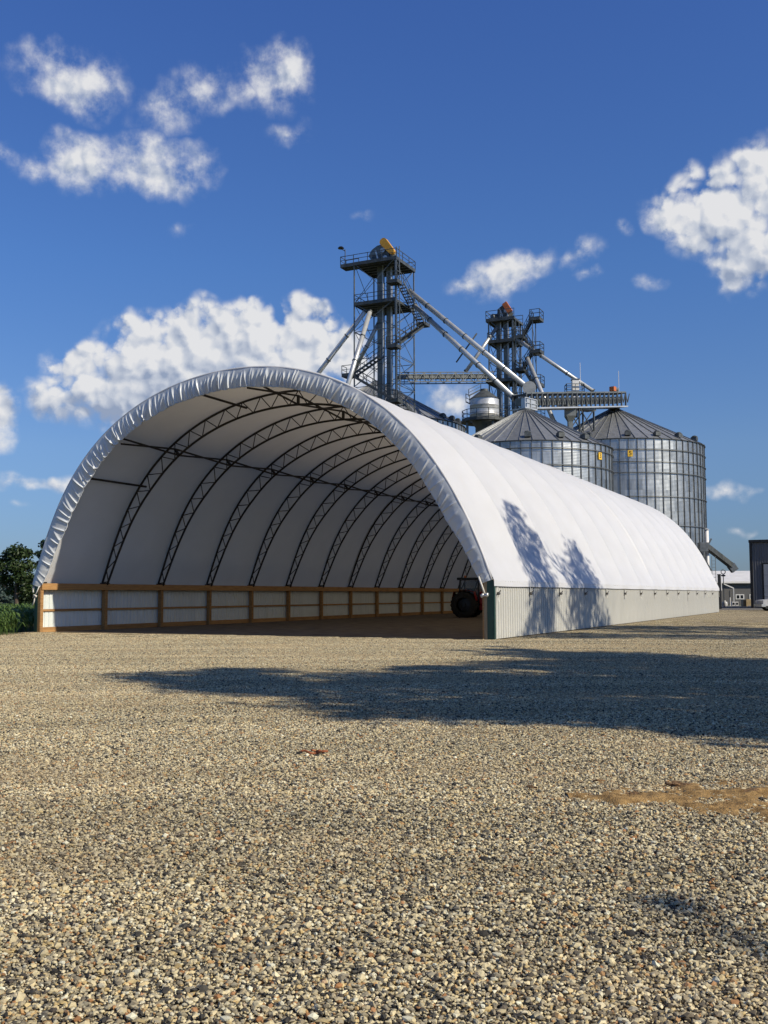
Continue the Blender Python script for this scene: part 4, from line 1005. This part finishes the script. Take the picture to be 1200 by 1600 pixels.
def dark_shed():
    Y = 112.0; p = at(1177, 930, Y); H = at(1177, 848, Y).z; e = empty('metal_shed', (p.x, Y, 0), -YAW); tag(e, 'dark charcoal metal shed cut off by the right edge', 'shed')
    L_ = 22; sh = MB(); wd = 1.0; vs = []; prof = []
    for k in range(4): prof += [(k*.25, 0), (k*.25+.03, -.03), (k*.25+.07, -.03), (k*.25+.1, 0)]
    prof.append((.996, 0))
    for x, y in prof: vs += [(x, y, .05), (x, y, H)]
    sh.add(vs, [(2*k, 2*k+2, 2*k+3, 2*k+1) for k in range(len(prof)-1)]); me = sh.mesh('wall_panel', 'shed_dark')
    for k in range(L_): 
        if k == 1: continue
        put('wall_panel', me, e, (k*wd, 0, 0))
    s2 = MB(); s2.add([(x, y, z if z < 1 else z) for x, y, z in [(a, b, c) for a, b, c in vs]], [(2*k, 2*k+2, 2*k+3, 2*k+1) for k in range(len(prof)-1)]); put('wall_panel', s2.mesh('wall_panel', 'shed_dark'), e, (wd, 0, 0))
    MB().box(.0, L_, .04, 14, 0, H-.02).build('core', 'shed_dark', e)
    MB().bar((-.12, -.08, 0), (-.12, -.08, H+.05), .26).build('corner_trim', 'black_paint', e)
    MB().box(-.3, L_+.3, -.30, 14.2, H+.01, H+.30).build('roof_edge', 'black_paint', e)
    fr = MB().box(.98, 5.4, -.075, -.036, .05, 4.9).build('door_frame', 'black_paint', e)
    for k in range(4): MB().box(1.16, 5.2, -.105, -.079, .08+k*1.17, .08+k*1.17+1.15).build('door_panel', 'door_grey', fr)
dark_shed()

def small_items():
    p = gnd(1125, 951); Y = 106.0; q = at(1124.5, 930, Y); top = at(1124.5, 898, Y).z
    e = empty('steel_post', (q.x, Y, 0)); tag(e, 'tall black steel post standing right beside the barn\'s far corner', 'post')
    MB().box(-.13, .13, -.13, .13, 0, top).build('shaft', 'black_paint', e); MB().box(-.17, .17, -.17, .17, top+.002, top+.06).build('cap', 'black_paint', e); MB().box(.16, .24, -.05, .05, 1.9, top-.3).build('conduit', 'white_paint', e)
    Y = 125.0; q = at(1131, 930, Y); t = at(1131, 891, Y).z; e = empty('yard_lamp', (q.x, Y, 0)); tag(e, 'thin pole with small round lamp in front of the pale shed roof', 'lamp')
    MB().tube((0, 0, 0), (0, 0, t-.55), .05, 8).build('pole', 'galvanised_leg', e)
    mb = MB(); ring = [(.26*math.cos(a*math.pi/8), 0, t-.20+.26*math.sin(a*math.pi/8)) for a in range(17)]; mb.poly(ring, .05, 6); mb.build('ring', 'galvanised_dark', e)
    MB().lathe([(.01, t-.50), (.22, t-.56), (.30, t-.68), (.2, t-.74), (.01, t-.76)], 12).build('lamp_head', 'galvanised_dark', e)
    Y = 128.0; q = at(1171, 930, Y); e = empty('wooden_crate', (q.x, Y, 0), R(-8)); tag(e, 'pale wooden crate on the road in front of the far shed', 'crate')
    for k in range(4): MB().box(-.5, .5, -.5, .5, .10+k*.20, .29+k*.20).build('board', 'crate_wood', e)
    for s in (-.42, .42): MB().box(s-.07, s+.07, -.53, .53, 0, .098).build('runner', 'crate_wood', e)
    q = at(1162.5, 930, Y); e = empty('storage_bin', (q.x, Y, 0)); tag(e, 'dark box left of the pale wooden crate', 'box'); MB().box(-.26, .2, -.4, .4, 0, .78).build('body', 'black_paint', e); MB().box(-.28, .22, -.42, .42, .783, .84).build('lid', 'shed_dark', e)
    Y = 135.0
    for px, lab in ((1145, 'small white utility box by the far shed, left of its twin'), (1150.5, 'small white utility box by the far shed, next to the dark box')):
        q = at(px, 930, Y); e = empty('utility_box', (q.x, Y, 0)); tag(e, lab, 'utility box', 'white utility boxes'); MB().box(-.18, .18, -.2, .2, .03, .52).build('body', 'white_paint', e); MB().box(-.13, .13, -.215, -.203, .12, .42).build('grille', 'window_glass', e)
    q = at(1132, 930, 130); e = empty('fuel_tank', (q.x, 130, 0)); tag(e, 'small pale tank on the ground behind the black post', 'tank')
    MB().lathe([(.01, .62), (.3, .55), (.34, .4), (.34, .12), (.30, .02)], 16).build('body', 'grey_paint', e, smooth=True); MB().box(-.12, .12, -.12, .12, .6, .72).build('cap', 'white_paint', e)
    q = at(1140.5, 930, 132); e = empty('marker_post', (q.x, 132, 0)); tag(e, 'short white marker post in front of the far shed', 'post'); MB().tube((0, 0, 0), (0, 0, 1.05), .07, 8).build('shaft', 'white_paint', e); MB().lathe([(.075, 1.05), (.05, 1.1), (.01, 1.12)], 8).build('cap', 'grey_paint', e)
small_items()

def pickup():
    Y = 92.0; q = at(1191.5, 930, Y); e = empty('pickup_truck', (q.x, Y, 0)); tag(e, 'front corner of a grey pickup truck at the right edge', 'truck')
    prof = [(0, .45), (.05, .95), (1.3, 1.08), (2.0, 1.75), (3.4, 1.78), (3.6, 1.15), (5.4, 1.12), (5.45, .5)]; vs = []
    for y in (0, 1.9): vs += [(x, y, z) for x, z in prof]
    n = len(prof); MB().add(vs, [tuple(range(n)), tuple(range(2*n-1, n-1, -1))]+[(k, k+n, (k+1) % n+n, (k+1) % n) for k in range(n)]).build('body', 'grey_paint', e)
    MB().box(-.12, .25, -.05, 1.95, .38, .62).build('bumper', 'galvanised_pipe', e)
    MB().add([(1.45, -.01, 1.14), (2.05, -.01, 1.66), (3.3, -.01, 1.68), (3.45, -.01, 1.16)], [(0, 1, 2, 3)]).build('side_window', 'window_glass', e)
    for x in (.95, 4.3):
        for y in (.05, 1.6):
            wl = MB(); wl.tube((0, 0, 0), (0, .25, 0), .40, 24); o = wl.build('wheel', 'black_rubber', e, loc=(x, y, .40)); MB().tube((0, -.01, 0), (0, .05, 0), .22, 16).build('rim', 'galvanised_pipe', o)
    MB().box(-.02, .08, .12, .5, .72, .92).build('headlight', 'white_paint', e); MB().box(-.02, .08, 1.4, 1.78, .72, .92).build('headlight', 'white_paint', e)
pickup()

# ================================================================== tractor inside the barn
def tractor():
    p = gnd(735, 965); e = empty('tractor', (p.x+.35, p.y, 0), R(-18)); tag(e, 'red farm tractor with black cab parked deep inside the barn', 'tractor')
    # x forward (to the right), y across
    def wheel(x, y, r, w):
        o = MB(); o.lathe([(r*.55, -w/2), (r*.93, -w/2), (r, -w*.38), (r, w*.38), (r*.93, w/2), (r*.55, w/2)], 28)
        me = o.mesh('wheel', 'black_rubber', True); q = put('wheel', me, e, (x, y, r), rot=(math.pi/2, 0, 0))
        lg = MB()
        for k in range(20):
            a = 2*math.pi*k/20; ca, sa = math.cos(a), math.sin(a); ca2, sa2 = math.cos(a+.16), math.sin(a+.16)
            lg.bar((r*ca, r*sa, -w*.45), (r*ca2, r*sa2, 0), .07, .07); lg.bar((r*ca2, r*sa2, 0), (r*ca, r*sa, w*.45), .07, .07)
        lg.build('tread_lugs', 'black_rubber', q)
        MB().lathe([(r*.56, -w*.2), (r*.5, -w*.1), (.12, -w*.05), (.12, w*.2), (.01, w*.2)], 20).build('rim', 'black_paint', q)
    for y in (-.95, .95): wheel(-.55, y, .86, .55); wheel(1.95, y*.92, .60, .40)
    b_ = MB(); b_.box(.35, 2.75, -.42, .42, .85, 1.72); b_.box(.3, 2.5, -.30, .30, .50, .85); bo = b_.build('hood', 'red_paint', e)
    bv = bo.modifiers.new('bevel', 'BEVEL'); bv.width = .07; bv.segments = 2
    MB().box(2.755, 2.79, -.34, .34, .9, 1.62).build('grille', 'black_paint', bo)
    for s in (-1, 1):
        f = MB(); vs = []; pr = [(-1.35, 1.25), (-1.2, 1.72), (-.5, 1.86), (.15, 1.72), (.3, 1.2)]
        for y in (s*.62, s*1.22): vs += [(x, y, z) for x, z in pr]+[(x, y, z-.05) for x, z in pr]
        n = 5; fs = []
        for k in range(n-1): fs += [(k, k+1, k+1+10, k+10), (k+5, k+15, k+16, k+6)]
        f.add(vs, fs); f.build('fender', 'red_paint', e)
        MB().box(.75, 2.3, s*.424-.004, s*.424+.004, 1.5, 1.54).build('side_stripe', 'white_paint', bo)
    MB().box(-1.1, .35, -.5, .5, .62, 1.18).build('rear_body', 'black_paint', e)
    cb = MB()
    for x, y in ((-.95, -.68), (.38, -.62), (-.95, .68), (.38, .62)): cb.bar((x, y, 1.15), (x*.92, y*.95, 2.52), .10)
    cb.box(-1.08, .5, -.76, .76, 2.50, 2.66); cb.box(-.95, .4, -.66, .66, 1.15, 1.25); c_ = cb.build('cab', 'black_paint', e)
    gl = MB(); gl.add([(-.93, -.69, 1.27), (.38, -.64, 1.27), (.36, -.60, 2.48), (-.88, -.65, 2.48)], [(0, 1, 2, 3)]); gl.add([(-.93, .69, 1.27), (.38, .64, 1.27), (.36, .60, 2.48), (-.88, .65, 2.48)], [(0, 1, 2, 3)]); gl.add([(.40, -.6, 1.75), (.40, .6, 1.75), (.37, .58, 2.48), (.37, -.58, 2.48)], [(0, 1, 2, 3)])
    gl.build('cab_window', 'cab_glass', c_)
    MB().box(-.55, -.1, -.28, .28, 1.26, 1.95).build('operator_seat', 'black_paint', c_)
    MB().tube((1.2, .3, 1.70), (1.2, .3, 2.55), .05, 10).build('exhaust', 'black_paint', e)
    MB().lathe([(.01, 2.82), (.07, 2.80), (.08, 2.67)], 10, c=(-.7, 0)).build('beacon', 'orange_paint', c_)
    for y in (-.5, .5): MB().box(.5, .58, y-.1, y+.1, 2.52, 2.62).build('work_light', 'white_paint', c_)
tractor()

# ================================================================== trees
def leaves(mb_v, mb_f, c, rad, n, size, rnd, squash=.8, shell=.35):
    for _ in range(n):
        d = Vector((rnd.gauss(0, 1), rnd.gauss(0, 1), rnd.gauss(0, 1))).normalized(); r_ = rad*(shell+(1-shell)*rnd.random()**.6)
        r_ *= .82+.36*mnoise.noise(d*2.1+Vector(c)*.7)
        p = Vector(c)+Vector((d.x*r_, d.y*r_, d.z*r_*squash))
        nrm = (d+Vector((rnd.gauss(0, .6), rnd.gauss(0, .6), rnd.gauss(.4, .6)))).normalized()
        a = nrm.orthogonal().normalized(); b_ = nrm.cross(a); t = rnd.uniform(0, 6.28); a, b_ = a*math.cos(t)+b_*math.sin(t), b_*math.cos(t)-a*math.sin(t)
        s = size*rnd.uniform(.6, 1.3); o = len(mb_v)
        mb_v += [p-a*s, p-b_*s*.55+nrm*s*.1, p+a*s, p+b_*s*.55+nrm*s*.1]; mb_f.append((o, o+1, o+2, o+3))
def tree(base, clumps, label, group, trunk_r, leaf=.22, per=900, mat='leaf_green', seed=1, top=None, name='tree'):
    rnd = random.Random(seed); e = empty(name, base); tag(e, label, 'tree', group)
    H = top or max(c[2]+c[3]*.4 for c in clumps); bx = Vector(base)
    tr = MB(); pts = []; lean = Vector((rnd.uniform(-.3, .3), rnd.uniform(-.3, .3), 0))
    for k in range(8):
        t = k/7; pts.append(Vector((lean.x*math.sin(t*3), lean.y*math.sin(t*2.2), H*.92*t)))
    tr.poly(pts, [trunk_r*(1.25 if k == 0 else 1)*(1-.88*k/7) for k in range(8)], 9)
    for c in clumps:
        cc = Vector(c[:3])-bx; zs = max(.22*H, min(cc.z-.6*math.hypot(cc.x, cc.y), H*.85)); p0 = Vector((lean.x*math.sin(zs/H*3), lean.y*math.sin(zs/H*2.2), zs))
        mid = p0.lerp(cc, .5)+Vector((rnd.uniform(-.3, .3), rnd.uniform(-.3, .3), -.05*(cc-p0).length)); tr.poly([p0, mid, cc], [trunk_r*.38, trunk_r*.24, trunk_r*.07], 6)
        for _ in range(4):
            q = cc+Vector((rnd.gauss(0, 1), rnd.gauss(0, 1), rnd.gauss(0, .7))).normalized()*c[3]*.8; tr.poly([mid.lerp(cc, .5), q], [trunk_r*.12, trunk_r*.03], 5)
    tr.build('trunk', 'bark', e, smooth=True)
    V_, F_ = [], []
    for c in clumps:
        k = c[4] if len(c) > 4 else 1
        leaves(V_, F_, Vector(c[:3])-bx, c[3], int(max(per*c[3]*c[3]/9*k, 60*min(1, c[3]/.3))), leaf if c[3] > .7 else leaf*.6, rnd)
    MB().add(V_, F_).build('crown', mat, e)
    return e
cot = 1/math.tan(SUN_EL); NH = Vector((-DH.y, DH.x, 0))
if NH.y < 0: NH = -NH
def shade_clumps(a0, w0, spec, grow=1.08):
    """clumps given by where their shadow falls: a along the light, w across it, r, and how far forward of the trunk they hang"""
    out = []
    for a, w, r_, fwd in spec:
        r_ *= grow; a, w = a+.0227*w, w-.0227*a
        h = (a-a0-fwd)*math.tan(SUN_EL); q = DH*(a0+fwd)+NH*w; out.append((q.x, q.y, h, r_))
    return out
def base_at(a0, w0): q = DH*a0+NH*w0; return Vector((q.x, q.y, 0))
gA = 'yard trees just outside the right edge'
tree(base_at(-13, 15.5), shade_clumps(-13, 15.5, [(12.0, 14.7, 1.7, 1), (10.0, 13.6, 1.6, .5), (6, 12.7, 2.2, 1), (7.5, 16.2, 2.8, 0), (2.5, 13.4, 3.0, 0), (3, 18, 3.2, 0), (-2, 13.0, 2.6, 0), (-2, 17, 3.5, 0), (-6, 15, 3.2, 0), (12.6, 16.5, .9, 1)]),
     'large broadleaf tree off to the right whose shade reaches farthest across the gravel', gA, .34, .20, 2500, seed=2)
tree(base_at(-12, 23), shade_clumps(-12, 23, [(8.0, 24.4, 2.2, 0), (6.5, 20.8, 2.7, 0), (10.8, 26.0, .7, 0), (3, 23.2, 2.5, 0), (-2, 21.8, 3.2, 0), (-5, 22.5, 2.4, 0), (12, 25.2, .4, 1), (9.5, 18.9, .9, 0), (12.0, 27.6, .35, 1), (.5, 19, 2.5, 0)]),
     'broadleaf tree off to the right whose shade ends just before the barn front', gA, .30, .20, 2500, seed=12)
tree(base_at(-5, 41), shade_clumps(-5, 41, [(20.4, 38.4, 1.5, 0), (22.7, 38.8, .6, 0), (17.3, 37.9, 1.9, 0), (14.3, 37.3, 2.0, 0), (12.4, 35.3, 1.4, 0), (18.7, 45.2, 1.8, 0), (16.8, 43.1, 2.0, 0), (14.5, 45.2, 2.3, 0), (12.3, 47.5, 1.7, 0), (11, 41.5, 1.6, 0), (9, 45.5, 2.6, 0), (9, 37, 2.3, 0), (5, 42, 2.8, 0), (4, 38, 2.0, 0), (1.5, 42, 2.0, 0), (20.6, 46.4, .7, 0), (14.2, 47.6, 1.5, 0), (10.5, 48.6, 1.2, 0), (12.0, 34.5, 1.1, 0)], 1.34),
     'tall broadleaf tree off to the right whose shade falls on the barn wall and roof', gA, .22, .16, 1500, seed=5)
tree(base_at(-15, 2.4), shade_clumps(-15, 2.4, [(-3.4, 3.4, 1.7, 0), (-1.2, 5.0, .5, 0), (.3, 5.15, .22, 0), (1.3, 5.1, .16, 0), (-6, 2.4, 2.2, 0), (-8, .5, 2, 0), (-7.5, 4.2, 2, 0)]),
     'young tree behind the viewer at right casting a thin twig of shade', gA, .18, .13, 1500, seed=9)
# ---- the trees in view at the left
gL = 'trees beyond the corn at the left'
def in_view(px, base_py, Y, cl, label, seed, mat='leaf_dark', tr=.22, leaf=.17, per=3000):
    b_ = at(px, base_py, Y); b_.z = 0
    cs = []
    for x, y, r_, dy in cl: p = at(x, y, Y+dy); cs.append((p.x, p.y, p.z, r_*1.3/FPX*Y))
    return tree(b_, cs, label, gL, tr, leaf, per, mat, seed, top=at(px, cl[0][1], Y).z)
in_view(27, 948, 96, [(27, 862, 15, 0), (14, 868, 12, .5), (41, 865, 11, -.3), (6, 885, 14, 0), (24, 885, 15, -.8), (44, 884, 12, .3), (10, 905, 14, .4), (33, 903, 15, -.5), (48, 903, 11, .5), (-6, 905, 13, 0), (20, 922, 12, .6), (42, 922, 13, .2), (-4, 876, 10, .4)], 'dark broadleaf tree with bare lower trunk standing beyond the corn', 21, 'leaf_green')
in_view(74, 948, 104, [(74, 852, 12, 0), (65, 866, 9, -.5), (84, 866, 13, .5), (66, 882, 10, 0), (82, 890, 14, 0), (68, 900, 11, 0), (72, 918, 13, .3), (60, 925, 11, 0)], 'broadleaf tree half hidden behind the barn\'s left leg', 22, 'leaf_dark')
in_view(50, 950, 99, [(50, 924, 12, 0), (40, 930, 11, 0), (61, 926, 13, .5), (31, 936, 9, 0), (70, 932, 12, 0), (50, 940, 11, .3), (38, 942, 9, 0), (62, 942, 10, 0)], 'dense dark shrub at the foot of the trees beyond the corn', 23, 'leaf_dark', .08, .15, 5000)
in_view(4, 950, 130, [(4, 932, 9, 0), (12, 936, 8, 0), (-6, 934, 9, 0), (20, 940, 7, .2), (-16, 936, 9, 0), (10, 944, 7, 0)], 'low grey green thicket at the far left edge beyond the corn', 24, 'leaf_far', .08, .2, 4000)
def woods():
    rnd = random.Random(8); V_, F_ = [], []
    for k in range(26):
        x = -150+k*4.4+rnd.uniform(-1, 1); h = rnd.uniform(5.5, 9.5)
        leaves(V_, F_, Vector((x, 300+rnd.uniform(-8, 8), h*.5)), h*.62, 260, .55, rnd)
    tag(MB().add(V_, F_).build('far_woods', 'leaf_far'), 'distant bluish line of woods at the left edge', 'woods', kind='stuff')
woods()

# ================================================================== corn
def corn():
    rnd = random.Random(6); V_, F_ = [], []
    lw = to_local(SHED, Vector((0, 0, 0)))
    for row in range(46):
        yb = 39.3+row*.75; x = -14.4-row*.06
        while x > -31-row*.25:
            x -= rnd.uniform(.16, .26); y = yb+rnd.uniform(-.09, .09); l = to_local(SHED, Vector((x, y, 0)))
            if l.x > -W/2-.9 and l.y > -1.2: continue
            if x < -.42*y-2.5: break
            h = rnd.uniform(.85, 1.12); b0 = Vector((x, y, 0)); n = 7; a0 = rnd.uniform(0, 3.14)
            o = len(V_); V_ += [b0+Vector((-.012, 0, 0)), b0+Vector((.012, 0, 0)), b0+Vector((.006, 0, h*.8)), b0+Vector((-.006, 0, h*.8))]; F_.append((o, o+1, o+2, o+3))
            for k in range(n):
                a = a0+(k % 2)*math.pi+rnd.gauss(0, .35); z = h*(.15+.65*k/n); ln = rnd.uniform(.35, .62); d = Vector((math.cos(a), math.sin(a), 0)); s = Vector((-d.y, d.x, 0))*.032
                pts = [b0+Vector((0, 0, z)), b0+d*ln*.4+Vector((0, 0, z+ln*.48)), b0+d*ln*.8+Vector((0, 0, z+ln*.42)), b0+d*ln*1.1+Vector((0, 0, z+ln*.08))]
                o = len(V_); wv = [.7, 1, .8, .1]
                for p, w_ in zip(pts, wv): V_ += [p-s*w_, p+s*w_]
                F_ += [(o+2*i, o+2*i+1, o+2*i+3, o+2*i+2) for i in range(3)]
    tag(MB().add(V_, F_).build('corn_field', 'corn_leaf', smooth=False), 'green waist high corn growing left of the barn', 'corn', kind='stuff')
corn()

# ================================================================== small things on the gravel
def sand():
    rnd = random.Random(2); g = 120; x0, x1, y0, y1 = 1.35, 3.9, 5.9, 9.0; vs = []; keep = []
    for j in range(g+1):
        for i in range(g+1):
            x = x0+(x1-x0)*i/g; y = y0+(y1-y0)*j/g
            # a tongue running from the upper left to the right edge
            t = (x-x0)/(x1-x0); yc = 7.85-.80*t+.10*math.sin(x*3); hw = .10+.95*min(1, t*1.15)
            m_ = 1-abs(y-yc)/hw; nz = mnoise.fractal(Vector((x*4.5, y*3.2, 0)), .8, 2.2, 7); n2 = mnoise.noise(Vector((x*22, y*22, 3)))
            rut = .5+.5*math.sin((y-.35*(x-1.4))*13+1.5*mnoise.noise(Vector((x, y, 8))))
            z = .006+.017*max(-2, min(m_*1.6, 1))+.026*nz+.010*n2+.012*rut
            vs.append((x, y, max(z, -.03)))
    fs = [(j*(g+1)+i, j*(g+1)+i+1, (j+1)*(g+1)+i+1, (j+1)*(g+1)+i) for j in range(g) for i in range(g)]
    vs = [tuple(v) for v in vs]
    fs = [f for f in fs if max(vs[k][2] for k in f) > .0]
    o = MB().add(vs, fs).build('sand_patch', 'sand', smooth=True); tag(o, 'churned patch of orange sand showing through gravel at right', 'sand', kind='stuff')
    for px, py, s, lab in ((992, 1241, .05, 'dark clod of earth at the left tip of the sand patch'), (1060, 1226, .07, 'largest dark clod of earth above the sand patch'), (1175, 1236, .06, 'dark clod of earth near the right edge on the sand'), (935, 1219, .035, 'small reddish clod of earth left of the sand patch'), (830, 1229, .035, 'small dark clod of earth on the gravel right of centre')):
        p = gnd(px, py, .03); e = MB(); bm = bmesh.new(); bmesh.ops.create_icosphere(bm, subdivisions=3, radius=1)
        for v in bm.verts: k = .75+.6*mnoise.fractal(v.co*1.6+Vector((px, py, 0)), .9, 2, 4); v.co = Vector((v.co.x*1.5, v.co.y*.8, v.co.z*.45))*k*s
        me = bpy.data.meshes.new('earth_clod'); bm.to_mesh(me); bm.free(); me.materials.append(MATS['earth']); tag(put('earth_clod', me, None, (p.x, p.y, .026), rnd.uniform(0, 3)), lab, 'clod', 'clods of earth by the sand')
noise_mat('earth', (.10, .058, .026), (.25, .15, .07), 30, .95, bump=.6)
sand()
def scrap():
    p = gnd(490, 1177, .03); rnd = random.Random(5); e = empty('rope_scrap', (p.x, p.y, .03)); tag(e, 'scrap of orange rope lying on the open gravel', 'rope')
    pts = [Vector((-.13+.26*k/10, .025*math.sin(k*1.3), .010+.012*math.sin(k*.9))) for k in range(11)]
    MB().poly(pts, .011, 7).build('strand', 'rope_orange', e, smooth=True)
    pts = [Vector((-.02+.13*k/8, .03+.03*math.sin(k), .016+.01*math.cos(k*1.4))) for k in range(9)]
    MB().poly(pts, .010, 7).build('strand', 'rope_orange', e, smooth=True)
    MB().bar((-.16, 0, .0), (-.11, .01, .012), .03, .02).build('knot', 'black_rubber', e)
scrap()
